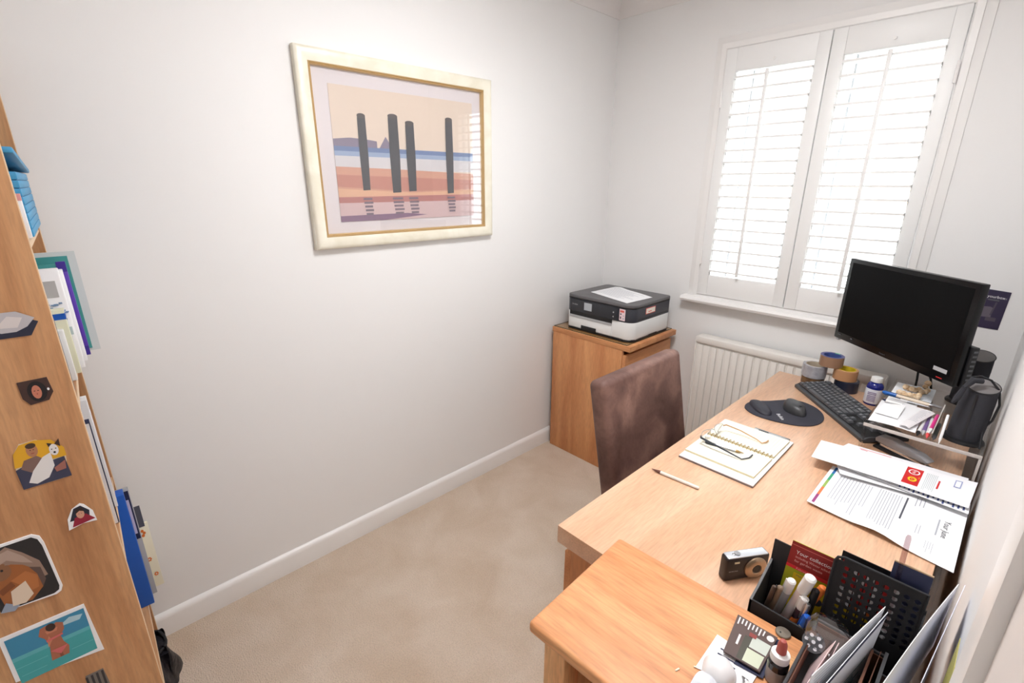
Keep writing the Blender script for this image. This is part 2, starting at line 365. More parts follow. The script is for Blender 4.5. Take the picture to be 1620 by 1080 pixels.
# ================================================================== CABINET AND PRINTER
t = thing('drawer_cabinet', 'narrow oak drawer cabinet in the far corner carrying the printer', 'cabinet', (.28, -.27, 0))
m = M().box(.04, .500, -.492, -.474, 0, .715, oak('z', 'cab'), .001).box(.04, .500, -.064, -.046, 0, .715, oak('z', 'cab'), .001).box(.04, .056, -.474, -.064, 0, .715, oak('z', 'cab'))
m.box(.056, .47, -.474, -.064, .03, .045, oak('x', 'cab')).box(.40, .46, -.474, -.064, 0, .03, oak('y', 'cab')); m.build('body', t)
M().box(.035, .545, -.494, -.044, .715, .743, oak('x', 'cab'), .0015).build('top', t)
for z0, z1 in ((.47, .69), (.245, .462), (.02, .237)):
    M().box(.503, .521, -.492, -.046, z0, z1, oak('y', 'cab'), .0015).build('drawer', t)
M().box(.040, .503, -.478, -.06, .45, .455, oak('y', 'cab')).build('drawer_divider', t)
gp = M().box(.040, .520, -.485, -.05, .7440, .7475, clear('glass_plate', (247, 251, 246), .02, 1.7)); gp.frame(.040, .520, -.485, -.05, [(-.0004, 0), (-.0004, .0036)], mat('plate_edge', (60, 72, 60), .2), Matrix(((1, 0, 0, 0), (0, 0, 1, 0), (0, 1, 0, .7438), (0, 0, 0, 1))))
tag(gp.build('glass_plate'), 'thin clear glass plate lying on the cabinet top under the printer', 'glass plate')
# printer
PX0, PX1, PY0, PY1, PZ = .098, .518, -.452, -.085, .7482
t = thing('inkjet_printer', 'black and white inkjet printer on the corner cabinet', 'printer', ((PX0+PX1)/2, (PY0+PY1)/2, PZ))
def rrect(x0, x1, y0, y1, r, n=6, near_only=False):
    pts = []
    for cx, cy, a0, rr in ((x1-r, y0+r, -PI/2, r), (x1-r*.5, y1-r*.5, 0, r*.5), (x0+r*.5, y1-r*.5, PI/2, r*.5), (x0+r*.6, y0+r*.6, PI, r*.6)):
        for i in range(n+1): a = a0+PI/2*i/n; pts.append((cx+rr*math.cos(a), cy+rr*math.sin(a)))
    return pts
PB = mat('printer_black', (58, 60, 68), .4); PW = mat('printer_white', (232, 233, 232), .4); PL = mat('printer_lid', (96, 94, 96), .45, bump=(300, .2, .0005))
M().prism(rrect(PX0, PX1, PY0, PY1, .05), .012, BLACK, Matrix.Translation((0, 0, PZ))).prism(rrect(PX0, PX1, PY0+.0, PY1, .05), .092, PW, Matrix.Translation((0, 0, PZ+.006)), .002).build('lower_body', t)
M().prism(rrect(PX0, PX1, PY0, PY1, .05), .070, PB, Matrix.Translation((0, 0, PZ+.098)), .002).build('upper_body', t)
M().prism(rrect(PX0-.001, PX1+.001, PY0-.001, PY1, .05), .004, BLACK, Matrix.Translation((0, 0, PZ+.168))).prism(rrect(PX0-.001, PX1+.001, PY0-.001, PY1, .05), .017, PL, Matrix.Translation((0, 0, PZ+.172)), .004, 3).build('lid', t)
F = PY0-.0005
M().box(.125, .335+.065, F-.004, F+.002, PZ+.078, PZ+.102, mat('tray_slot', (18, 18, 20), .5)).box(.125, .400, F-.006, F, PZ+.068, PZ+.080, LGREY).build('output_slot', t)
M().box(.125, .400, F-.003, F+.002, PZ+.012, PZ+.068, PW, .001).box(.205, .305, F-.0045, F+.002, PZ+.008, PZ+.030, BLACK, .001).build('paper_tray', t)
m = M().box(.127, .440, F-.006, F+.001, PZ+.100, PZ+.166, mat('printer_panel', (42, 44, 50), .25), .002)
q = Sheet(m, (.127, F-.0062, PZ+.1), (.44, F-.0062, PZ+.1), (.44, F-.0062, PZ+.166), (.127, F-.0062, PZ+.166)); q.text('brother', .05, .55, .012, LGREY)
q.disc(.90, .62, .012, .06, LGREY); q.disc(.90, .28, .012, .06, LGREY)
cp = m.build('control_panel', t)
m = M(); q = Sheet(m, (.222, F-.0066, PZ+.118), (.272, F-.0066, PZ+.118), (.272, F-.0066, PZ+.158), (.222, F-.0066, PZ+.158)); q.base(mat('printer_screen', (178, 184, 190), .2), .0008); m.build('screen', cp)
m = M(); q = Sheet(m, (.441, F-.0012, PZ+.106), (.475, F-.0012, PZ+.106), (.475, F-.0012, PZ+.164), (.441, F-.0012, PZ+.164)); q.base(mat('label_pink', (240, 214, 218), .5), .0015)
q.rect(.12, .72, .8, .9, mat('label_red', (216, 96, 84), .5)); q.rect(.15, .5, .4, .62, DINK); q.rect(.6, .4, .85, .48, INK); q.rect(.15, .14, .35, .34, DINK); q.rect(.6, .12, .85, .25, INK); m.build('feature_sticker', t)
m = M(); q = Sheet(m, (PX1+.0012, -.335, PZ+.128), (PX1+.0012, -.245, PZ+.128), (PX1+.0012, -.245, PZ+.160), (PX1+.0012, -.335, PZ+.160)); q.base(mat('label_red', (216, 96, 84), .5), .0015); q.rect(.03, .12, .95, .9, mat('label_cream', (240, 232, 220), .5)); q.rect(.25, .3, .6, .45, mat('label_red')); m.build('side_sticker', t)
M().box(PX1-.001, PX1+.0015, -.40, -.12, PZ+.108, PZ+.112, BLACK).box(PX1-.002, PX1+.0015, -.29, -.21, PZ+.002, PZ+.014, BLACK).build('side_groove', t)
m = M()
q = Sheet(m, (.175, -.345, .9395), (.462, -.425, .9395), (.478, -.215, .9395), (.190, -.135, .9395), dz=lambda u, v: .004*math.sin(u*3)*v+.006*math.exp(-((u-.15)**2)/.02)*v); q.base(WHITE, .0006)
q.lines(.08, .92, .15, .9, 13, INK, .22, .4); tag(m.build('printed_sheet'), 'white printed sheet lying on top of the printer lid', 'paper')

# ================================================================== DESK
DZ = .73; DX0, DX1, DY0, DY1 = 1.147, 1.786, -1.712, -.25
t = thing('desk', 'long light oak desk along the right wall with the computer on it', 'desk', (1.47, -.98, 0))
M().box(DX0, DX1, DY0, DY1, .682, DZ, oak('y', 'desk'), .0015).build('desktop', t)
m = M().box(1.182, 1.77, -1.700, -1.682, 0, .682, oak('z', 'cab')).box(1.182, 1.77, -1.318, -1.300, 0, .682, oak('z', 'cab')).box(1.75, 1.77, -1.682, -1.318, 0, .682, oak('z', 'cab')).box(1.182, 1.75, -1.682, -1.318, .03, .048, oak('x', 'cab'))
m.build('pedestal', t)
for z0, z1 in ((.455, .670), (.24, .449), (.03, .234)):
    m = M().prism([(-1.698, z0), (-1.302, z0), (-1.302, z1-.012), (-1.698, z1-.012)], .018, oak('y', 'cab'), Matrix(((0, 0, 1, 1.162), (1, 0, 0, 0), (0, 1, 0, 0), (0, 0, 0, 1))))
    m.prism([(1.162, z1-.012), (1.180, z1-.012), (1.180, z1)], .396, oak('y', 'cab'), Matrix(((1, 0, 0, 0), (0, 0, 1, -1.698), (0, 1, 0, 0), (0, 0, 0, 1)))); m.build('drawer', t)
M().box(1.17, 1.77, -.29, -.262, 0, .682, oak('z', 'cab'), .001).build('end_panel', t)
M().box(1.72, 1.738, -1.30, -.29, .35, .682, oak('y', 'cab')).build('modesty_panel', t)
# ================================================================== SIDE TABLE
TZ = .80; th = math.radians(2.5)
t = thing('side_table', 'small honey oak console table with rounded edges in front of the desk end', 'table', (1.316, -1.712, 0), th)
M().box(0, .475, -.285, 0, .776, TZ, oak('x', 'table'), .007, 4).build('table_top', t, False)
for x, y in ((.02, -.265), (.41, -.265), (.02, -.06), (.41, -.06)): M().box(x, x+.045, y, y+.045, 0, .776, oak('z', 'table'), .003).build('leg', t, False)
M().box(.025, .045, -.22, -.06, .06, .776, oak('z', 'table')).build('side_panel', t, False); M().box(.43, .45, -.22, -.06, .06, .776, oak('z', 'table')).build('side_panel', t, False)
M().box(.065, .41, -.035, -.022, .06, .776, oak('z', 'table')).build('back_panel', t, False)
M().box(.045, .43, -.25, -.035, .40, .418, oak('x', 'table'), .002).build('shelf', t, False); M().box(.045, .43, -.25, -.035, .06, .078, oak('x', 'table'), .002).build('shelf', t, False)

# ================================================================== CHAIR
LEA = noisy('brown_suede', (82, 58, 52), (150, 116, 104), 7, rough=.6, bump=.35, bscale=90, c3=(112, 82, 74), p=(.25, .72), spec=.45, dist=.002, fine=.25)
t = thing('dining_chair', 'brown distressed suede high back chair pushed in at the desk', 'chair', (1.2, -1.03, 0))
th = math.atan2(.066, .34)
X = Matrix.Translation((1.040, -1.0325, .44)) @ Matrix.Rotation(-th, 4, 'Y')
m = M().box(-.068, 0, -.245, .245, -.02, .478, LEA, .022, 5, X=X)
hb = m.build('backrest', t)
M().box(1.02, 1.44, -1.275, -.79, .40, .48, LEA, .025, 4).build('seat', t)
LEG = mat('dark_wood_leg', (52, 34, 26), .45)
for x, y in ((1.03, -1.26), (1.03, -.845), (1.385, -1.26), (1.385, -.845)): M().box(x, x+.04, y, y+.04, 0, .41, LEG, .003).build('leg', t)

# ================================================================== BOOKCASE
BTH = math.radians(-1.76)
t = thing('bookcase', 'tall oak bookcase at the left edge with snapshots stuck on its side', 'bookcase', (.3, -2.4677, 0), BTH)
BX = PM[t.name]; W2 = .25; BD = -.30
# local: x -.25 (far) .. +.25 (near the camera), front at y=0
EDGE = mat('oak_edge_band', (226, 196, 160), .5); HOLE = mat('peg_hole', (40, 30, 24), .8)
for xs, nm in ((W2-.018, 'side_panel'), (-W2, 'side_panel')):
    m = M().box(xs, xs+.018, BD, -.0012, 0, 1.80, oak('z', 'case'))
    m.box(xs+.0005, xs+.0175, -.0012, 0, 0, 1.80, EDGE)
    for z in [z0 for k in (0,) for z0 in [.36+.064*i for i in range(22)]]:
        xx = -W2+.0182 if xs < 0 else xs-.0002
        for yy in (-.037,): m.lathe([(0, 0), (.0027, 0)], HOLE, 10, Matrix.Translation((xx, yy, z)) @ Matrix.Rotation(PI/2, 4, 'Y'))
    m.build(nm, t, False)
for z in (1.403, 1.07, .678, .245, .08, 1.80):
    m = M().box(-W2+.018, W2-.018, BD, -.004, z-.018, z, oak('x', 'case')).box(-W2+.018, W2-.018, -.004, -.0025, z-.018, z, EDGE); m.build('shelf', t, False)
M().box(-W2+.018, W2-.018, BD, BD+.006, 0, 1.8, oak('z', 'case')).build('back_panel', t, False)
M().box(-W2+.018, W2-.018, -.03, -.015, 0, .062, oak('x', 'case')).build('plinth', t, False)
def on_case(name, label, cat, mb, group=None):       # mesh in bookcase-local coordinates, its own top-level thing
    o = mb.build(name); o.data.transform(BX); return tag(o, label, cat, group)
BLU2 = mat('sky_blue_plastic', (62, 150, 196), .45); BLU3 = mat('sky_blue_dark', (36, 108, 156), .5)
m = M()
for i in range(8): m.box(-.20, .18, -.24, .006, 1.404+.0145*i, 1.404+.0145*i+.0135, BLU2, .0015).box(-.198, .178, -.235, .004, 1.404+.0145*i+.013, 1.404+.0145*(i+1), BLU3)
rb = on_case('ridged_box', 'sky blue ridged box on the upper shelf of the bookcase', 'box', m)
m = M().box(-.21, .20, -.14, .012, 1.522, 1.533, BLU2, .003)
q = Sheet(m, (.10, .0123, 1.523), (.0, .0123, 1.523), (.0, .0123, 1.533), (.10, .0123, 1.533)); q.text('BAX', .1, .2, .011, NAVY)
X = Matrix.Translation((-.2, 0, 1.522)) @ Matrix.Rotation(math.radians(-4), 4, 'Y') @ Matrix.Translation((.2, 0, -1.522))
for i in range(len(m.v)): m.v[i] = X @ m.v[i]
lid = m.build('lid'); lid.data.transform(BX); lid.parent = rb
PINK = mat('pink_card', (236, 170, 170), .6)
m = M().box(.196, .206, -.10, .004, 1.404, 1.47, WHITE, .001).box(.196, .206, -.10, .004, 1.47, 1.482, PINK)
on_case('small_notebook', 'narrow white and pink notebook beside the blue ridged box', 'notebook', m)
# shelf at 1.07
TEAL = mat('teal_card', (74, 160, 158), .5); PURP = mat('purple_card', (96, 60, 178), .5); SLV = mat('plastic_sleeve', (214, 220, 220), .3)
m = M().box(-.212, -.209, -.22, .052, 1.071, 1.335, SLV).box(-.2089, -.2070, -.215, .036, 1.078, 1.324, TEAL)
for i in range(14): m.box(-.2069, -.2066, .026, .029, 1.09+.0165*i, 1.094+.0165*i, WHITE)
on_case('plastic_folder', 'teal folder in a clear sleeve sticking out past the other books', 'folder', m)
m = M().box(-.174, -.169, -.22, .016, 1.071, 1.31, TEAL).box(-.175, -.168, .014, .030, 1.085, 1.315, PURP, .001).box(-.168, -.1675, .012, .030, 1.29, 1.315, mat('dark_purple', (66, 44, 150), .5)).box(-.168, -.1675, .014, .030, 1.071, 1.095, mat('dark_purple'))
on_case('purple_folder', 'purple spined folder standing beside the teal folder', 'folder', m)
m = M().box(-.150, -.112, -.22, .022, 1.071, 1.300, WHITE, .002)
on_case('book', 'thick white paper bundle standing next to the purple folder', 'book', m)
SEA = mat('pale_blue_print', (130, 160, 196), .6)
m = M().box(-.100, -.055, -.22, .016, 1.071, 1.310, WHITE, .002); q = Sheet(m, (-.0545, -.05, 1.071), (-.0545, .016, 1.071), (-.0545, .016, 1.31), (-.0545, -.05, 1.31))
q.rect(.0, .74, .85, .90, mat('print_grey', (190, 190, 190), .6)); R = random.Random(3)
for i in range(40): u = R.uniform(.1, .9); v = R.uniform(.50, .68); q.rect(u, v, u+.09, v+.012, SEA)
q.rect(0, .36, .95, .44, mat('print_pale', (188, 204, 206), .6))
on_case('book', 'white book with blue speckled cover picture on the middle shelf', 'book', m)
m = M().box(-.045, -.015, -.22, .008, 1.071, 1.225, mat('pale_green_print', (222, 222, 196), .6), .001).box(-.046, -.0145, -.2, .0085, 1.203, 1.217, BLUE)
on_case('book', 'pale green book with a blue band across its top', 'book', m)
m = M().box(.02, .04, -.22, .0, 1.071, 1.19, WPL, .002); on_case('book', 'short white booklet nearest the bookcase side panel', 'book', m)
m = M().box(.10, .115, -.22, -.006, 1.071, 1.23, NAVY, .001); on_case('book', 'slim navy booklet tucked behind the side panel edge', 'book', m)
# shelf at .678
cols = [(NAVY, .97, .0, 'navy'), (WHITE, 1.0, .003, 'white'), (mat('pale_lilac', (206, 196, 222), .6), .95, .002, 'lilac'), (NAVY, .92, -.004, 'dark blue'), (mat('leaf_green', (120, 160, 120), .6), .90, -.006, 'green')]
for i, (cm, zt, yo, nm) in enumerate(cols):
    x = -.02-.035*i if i else .03
    m = M().box(x, x+.006, -.22, yo-.002, .679, zt, cm, .0005).box(x+.006, x+.0066, -.22, yo-.004, .68, zt-.01, WHITE)
    on_case('document_folder', '%s thin folder standing upright on the lower middle shelf, %s' % (nm, ('closest to the side panel', 'second from the side panel', 'third from the side panel', 'fourth from the side panel', 'farthest from the side panel')[i]), 'folder', m, )
# shelf at .245
m = M().box(-.206, -.165, -.26, .014, .246, .645, BLUE, .002).box(-.164, -.1635, -.2, -.03, .40, .56, NAVY)
on_case('box_file', 'bright blue upright box file on the low shelf', 'file', m)
m = M().box(-.218, -.210, -.26, .026, .246, .64, LGREY, .001).box(-.2099, -.2096, .0, .024, .46, .63, NAVY).box(-.2095, -.2092, .003, .020, .48, .60, mat('pale_lilac'))
on_case('notebook', 'grey notebook with a dark window behind the blue box file', 'notebook', m)
m = M().box(-.228, -.220, -.26, .048, .26, .50, mat('cream_cover', (238, 232, 206), .6), .001); q = Sheet(m, (-.2197, .0, .26), (-.2197, .048, .26), (-.2197, .048, .5), (-.2197, 0, .5))
for u, v, r in ((.55, .86, .16), (.6, .45, .09), (.75, .2, .08)):
    for k in range(6): q.disc(u+r*math.cos(k*PI/3), v+r*.25*math.sin(k*PI/3), r*.5, r*.14, ORG, 10)
    q.disc(u, v, r*.3, r*.09, WHITE, 8)
m.box(-.2195, -.2185, .018, .040, .49, .565, DINK)
on_case('notebook', 'cream notebook with orange flowers standing on the low shelf', 'notebook', m)
# black bag, crumpled
m = M(); MESHB = mat('black_bag_fabric', (24, 23, 30), .5, bump=(40, .6, .01))
def bag(u, v):
    a = 2*PI*u; z = .082+.130*v; w_ = (.065+.012*math.sin(5*a+3*v)+.008*math.sin(9*a))*(1-.25*v+.15*math.sin(PI*v)); d_ = .055*(1-.35*v)+.008*math.sin(4*a+5*v)
    return V3((-.03+w_*math.cos(a), -.012+d_*math.sin(a)*.9, z+.012*math.sin(3*a)*v))
m.grid(bag, 48, 12, MESHB); m.tube([(-.03+.05*math.cos(q), -.012+.03*math.sin(q), .212+.006*math.sin(3*q)) for q in [2*PI*i/20 for i in range(20)]], .004, MBLACK, 6, True)
m.grid(lambda u, v: V3((-.03+.05*(2*u-1), -.012+.03*(2*v-1), .205)), 2, 2, MESHB)
on_case('drawstring_bag', 'small crumpled black fabric bag hanging out of the bottom shelf', 'bag', m)

# snapshots on the side panel (bookcase-local plane x = .2515)
def py(y): return y+2.4752            # world y on the panel -> local y
def snap(name, label, outline, draw, thick=.0012, border=None, cat='photo'):
    m = M(); ys = [p[0] for p in outline]; zs = [p[1] for p in outline]; y0, y1, z0, z1 = min(ys), max(ys), min(zs), max(zs)
    # sheet frame: u to +y, v to +z, normal +x
    sh = Sheet(m, (.2502+thick, py(y0), z0), (.2502+thick, py(y1), z0), (.2502+thick, py(y1), z1), (.2502+thick, py(y0), z1))
    uv = [((a-y0)/(y1-y0), (b-z0)/(z1-z0)) for a, b in outline]; bm_ = border or draw[0]
    n = len(uv); m.add([sh.P(u, v, 0) for u, v in uv]+[sh.P(u, v, -thick) for u, v in uv], [list(range(n)), list(range(n, 2*n))]+[[i, (i+1) % n, n+(i+1) % n, n+i] for i in range(n)], bm_)
    draw[1](sh); return on_case(name, label, cat, m)
C = lambda n, r=(128, 128, 128): mat('snap_'+n, r, .35)
def d_seal(s):
    s.poly([(0, .35), (.2, .95), (.6, .95), (.95, .65), (.75, .35), (.5, .2), (.2, .2)], C('fur', (186, 182, 186))); s.poly([(.1, .4), (.4, .8), (.7, .7), (.55, .35)], C('fur2', (214, 206, 204)))
snap('snapshot', 'cut-out picture of a pale furry animal, topmost on the bookcase side', [(-2.558, 1.236), (-2.509, 1.236), (-2.495, 1.260), (-2.526, 1.278), (-2.558, 1.285)], (C('night', (38, 42, 62)), d_seal))
def d_wom(s):
    s.disc(.52, .5, .30, .42, C('hair', (24, 20, 24))); s.disc(.5, .48, .15, .28, C('face', (196, 122, 98)), 16); s.disc(.5, .40, .02, .03, C('lip', (150, 60, 56)), 8); s.rect(.42, .52, .47, .55, C('hair')); s.rect(.53, .52, .58, .55, C('hair')); s.disc(.87, .52, .04, .06, WHITE, 8)
snap('snapshot', 'small dark snapshot of a person with black hair on the bookcase side', [(-2.539, 1.105), (-2.513, 1.108), (-2.504, 1.123), (-2.507, 1.153), (-2.548, 1.152), (-2.547, 1.119)], (C('brown', (66, 44, 40)), d_wom))
def d_dog(s):
    s.poly([(0, .5), (.05, .8), (.2, .97), (.5, 1), (.8, .93), (1, .7), (1, .5)], C('yellow', (224, 168, 40))); s.poly([(.02, 0), (0, .45), (.15, .5), (.4, .45), (.95, .5), (.98, .02)], C('couch', (60, 62, 84)))
    s.poly([(.1, .45), (.2, .62), (.45, .66), (.62, .5), (.6, .2), (.3, .3)], C('jumper', (126, 98, 90))); s.disc(.4, .8, .11, .15, C('face2', (178, 124, 92)), 16); s.disc(.4, .9, .10, .06, C('hair2', (70, 52, 40)), 12)
    s.rect(.36, .80, .385, .815, C('hair')); s.rect(.42, .80, .445, .815, C('hair')); s.poly([(.36, .74), (.44, .74), (.42, .725), (.38, .725)], C('lip'))
    s.poly([(.16, .12), (.3, .35), (.55, .6), (.72, .66), (.72, .35), (.55, .12), (.3, .05)], C('dogwhite', (230, 226, 224))); s.disc(.80, .70, .09, .13, C('dogwhite'), 14)
    s.poly([(.72, .78), (.70, .88), (.80, .84)], C('ear', (60, 44, 40))); s.poly([(.84, .82), (.95, .92), (.94, .74)], C('ear')); s.disc(.80, .64, .025, .025, C('hair'), 8); s.rect(.75, .71, .775, .73, C('hair')); s.rect(.83, .71, .855, .73, C('hair'))
    s.poly([(.7, .3), (.95, .42), (.92, .22), (.72, .2)], C('arm', (160, 104, 92)))
snap('snapshot', 'snapshot of a person hugging a white dog against yellow', [(-2.584, .941), (-2.527, .942), (-2.516, .977), (-2.514, .997), (-2.526, 1.020), (-2.549, 1.035), (-2.572, 1.034), (-2.583, 1.017), (-2.587, .977)], (C('dogbg', (214, 196, 170)), d_dog))
def d_red(s):
    s.poly([(.12, .35), (.35, .85), (.6, .9), (.85, .6), (.8, .35)], C('darkbg', (40, 44, 60))); s.poly([(.15, .08), (.3, .45), (.7, .5), (.97, .18), (.5, .12)], C('redjumper', (150, 30, 56))); s.disc(.52, .56, .14, .2, C('face3', (212, 156, 132)), 16); s.poly([(.36, .6), (.42, .8), (.62, .82), (.68, .62), (.52, .7)], C('hair3', (44, 30, 30))); s.rect(.46, .56, .49, .58, C('hair')); s.rect(.55, .56, .58, .58, C('hair'))
snap('snapshot', 'fan-shaped snapshot of a person in a red jumper on the bookcase side', [(-2.545, .824), (-2.522, .830), (-2.500, .827), (-2.502, .852), (-2.512, .872), (-2.518, .877), (-2.532, .869), (-2.542, .849)], (WHITE, d_red))
def d_sq(s):
    s.poly([(.0, .05), (.84, .03), (.93, .06), (.955, .12), (.915, .80), (.88, .91), (.80, .965), (0, .965)], C('sqbg', (40, 38, 40))); s.poly([(0, .55), (.15, .85), (.4, .95), (.6, .8), (.8, .6), (.85, .35), (.5, .3), (.2, .4)], C('tail', (150, 124, 110)))
    s.poly([(.1, .1), (.05, .5), (.3, .72), (.55, .62), (.75, .45), (.72, .2), (.5, .06)], C('sqfur', (160, 96, 52))); s.disc(.2, .62, .17, .13, C('sqfur2', (140, 96, 66)), 16); s.poly([(.12, .72), (.16, .88), (.22, .74)], C('tail')); s.poly([(.3, .7), (.36, .82), (.38, .68)], C('tail'))
    s.poly([(.02, .60), (.2, .86), (.42, .9), (.6, .74), (.7, .6), (.55, .66), (.35, .76), (.15, .70)], C('tail2', (178, 154, 140))); s.poly([(.62, .56), (.78, .5), (.80, .3), (.72, .2), (.70, .42)], C('tail3', (96, 76, 70)))
    s.poly([(.30, .45), (.55, .52), (.70, .40), (.66, .22), (.5, .2), (.42, .34)], C('sqfur3', (182, 112, 62))); s.poly([(.08, .36), (.3, .44), (.34, .36), (.12, .28)], C('sqfur4', (128, 74, 42))); s.poly([(.0, .04), (.12, .16), (.3, .06), (.2, .0)], C('foot', (150, 160, 176)))
    s.poly([(.2, .08), (.25, .3), (.5, .38), (.55, .15), (.4, .06)], C('sqbelly', (226, 206, 184))); s.disc(.24, .64, .022, .018, C('hair'), 8)
rr = [(-2.672, .70), (-2.592, .693), (-2.584, .697), (-2.580, .707), (-2.584, .818), (-2.587, .835), (-2.597, .844), (-2.672, .844)]
snap('animal_coaster', 'rounded coaster with a red squirrel stuck on the bookcase side', rr, (WHITE, d_sq), .003, cat='coaster')
def d_beach(s):
    s.rect(.05, .08, .93, .93, C('water', (70, 168, 172))); s.rect(.05, .55, .93, .93, C('sky', (62, 140, 178))); s.rect(.05, .50, .93, .57, C('water2', (96, 182, 190))); s.poly([(.6, .78), (.75, .88), (.9, .84), (.85, .76)], C('cloud', (176, 208, 220)))
    SK = C('skin', (176, 108, 82))
    s.poly([(.42, .22), (.44, .40), (.46, .56), (.43, .68), (.38, .76), (.42, .88), (.50, .90), (.54, .84), (.60, .89), (.67, .84), (.66, .72), (.60, .62), (.61, .50), (.65, .38), (.62, .22)], SK)
    s.poly([(.52, .24), (.56, .24), (.555, .40), (.53, .40)], C('skin2', (140, 82, 62))); s.poly([(.44, .50), (.50, .60), (.48, .70), (.45, .62)], C('skin3', (204, 134, 104))); s.poly([(.47, .74), (.58, .74), (.60, .80), (.46, .80)], C('skin3')); s.rect(.05, .36, .40, .37, C('ripple', (110, 196, 200))); s.rect(.66, .28, .92, .29, C('ripple')); s.rect(.08, .2, .36, .21, C('ripple'))
    s.disc(.53, .84, .055, .07, C('hair4', (60, 40, 34)), 14); s.poly([(.44, .60), (.63, .63), (.63, .66), (.44, .64)], C('bikini', (214, 110, 110))); s.poly([(.44, .42), (.64, .42), (.54, .30)], C('bikini')); s.rect(.40, .18, .66, .24, C('water'))
snap('snapshot', 'white-bordered holiday snapshot of a bather in turquoise sea', [(-2.690, .528), (-2.553, .508), (-2.560, .643), (-2.690, .643)], (WHITE, d_beach))
def d_bot(s):
    for i in range(4): s.rect(.1+.22*i, .1, .2+.22*i, .95, C('stripe', (50, 48, 52)))
snap('snapshot', 'striped black and grey picture, lowest on the bookcase side', [(-2.600, .38), (-2.560, .38), (-2.565, .460), (-2.595, .461)], (C('stripebg', (120, 112, 106)), d_bot))

# ================================================================== MONITOR
MY = -0.699; MC = (1.519, -.407, 1.085)
t = thing('computer_monitor', 'large black widescreen monitor with its screen off over the desk', 'monitor', MC, MY)
GB = mat('gloss_black', (8, 8, 10), .25, spec=.3); SC = mat('screen_glass', (5, 5, 6), .35, spec=.12)
m = M().box(-.2545, .2545, -.011, .012, -.156, .156, GB, .003)
M().box(-.236, .236, -.0122, -.0108, -.130, .141, SC).build('screen', t, False)
q = Sheet(m, (-.2545, -.0117, -.156), (.2545, -.0117, -.156), (.2545, -.0117, .156), (-.2545, -.0117, .156)); q.text('Packard', .45, .028, .008, GREY); q.rect(.86, .10, .95, .14, LGREY, .0012); q.rect(.89, .035, .93, .045, RED); q.rect(.04, .05, .07, .06, GREY); q.rect(.17, .05, .19, .065, GREY)
m.build('bezel', t, False)
M().box(-.20, .20, .012, .045, -.12, .11, BLACK, .012).build('rear_housing', t, False)
m = M().box(.230, .262, .0125, .034, -.158, -.030, BLACK, .003)
for i in range(8): m.box(.2615, .2626, .017, .030, -.148+.0145*i, -.142+.0145*i, GREY)
m.build('side_port_block', t, False)
m = M().box(-.06, .06, .045, .058, -.06, .06, MBLACK, .002); m.build('mount_plate', t, False)
ax = [PM[t.name] @ V3((0, .058, 0)), V3((1.585, -.26, 1.085)), V3((1.60, -.01, 1.085))]
M().tube(ax, .016, MBLACK, 10).box(1.565, 1.635, -.012, 0, 1.03, 1.14, MBLACK, .003).build('wall_arm', t)
M().box(-.245, -.232, -.008, .004, -.164, -.156, LGREY, .001).build('foot_tab', t, False)
for i, (pts, lab) in enumerate((([(1.590, -.30, .98), (1.598, -.285, .90), (1.603, -.282, .84), (1.607, -.272, .7345)], 'left of two black cables hanging below the monitor'), ([(1.60, -.31, .98), (1.618, -.288, .90), (1.640, -.285, .85), (1.665, -.275, .7345)], 'right of two black cables hanging below the monitor'))):
    tag(M().tube(pts, .0035, MBLACK, 8).build('monitor_cable'), lab, 'cable', 'cables under the monitor')

# ================================================================== ACRYLIC RISER
RZ = .822; t = thing('acrylic_riser', 'clear acrylic desk riser stacked with papers, pens and a speaker', 'riser', (1.68, -.54, DZ))
M().box(1.549, 1.812, -.785, -.300, RZ-.006, RZ, ACR).build('top_plate', t)
m = M().box(1.549, 1.812, -.787, -.783, RZ-.006, RZ+.004, ACRE, .001).box(1.5475, 1.5505, -.785, -.300, RZ-.006, RZ+.008, ACR).box(1.549, 1.812, -.302, -.298, RZ-.006, RZ+.008, ACR); m.build('lip', t)
M().box(1.806, 1.812, -.785, -.300, DZ, RZ-.006, ACR).box(1.806, 1.812, -.787, -.784, DZ, RZ-.006, ACRE).build('side_panel', t)
M().box(1.549, 1.812, -.306, -.300, DZ, RZ-.006, ACR).build('back_panel', t)
M().box(1.549, 1.555, -.785, -.745, DZ, RZ-.006, ACR).build('leg', t)
m = M().box(1.702, 1.704, -.785, -.52, RZ, RZ+.028, ACR).box(1.7016, 1.7044, -.785, -.52, RZ+.027, RZ+.029, ACRE); m.build('divider', t)

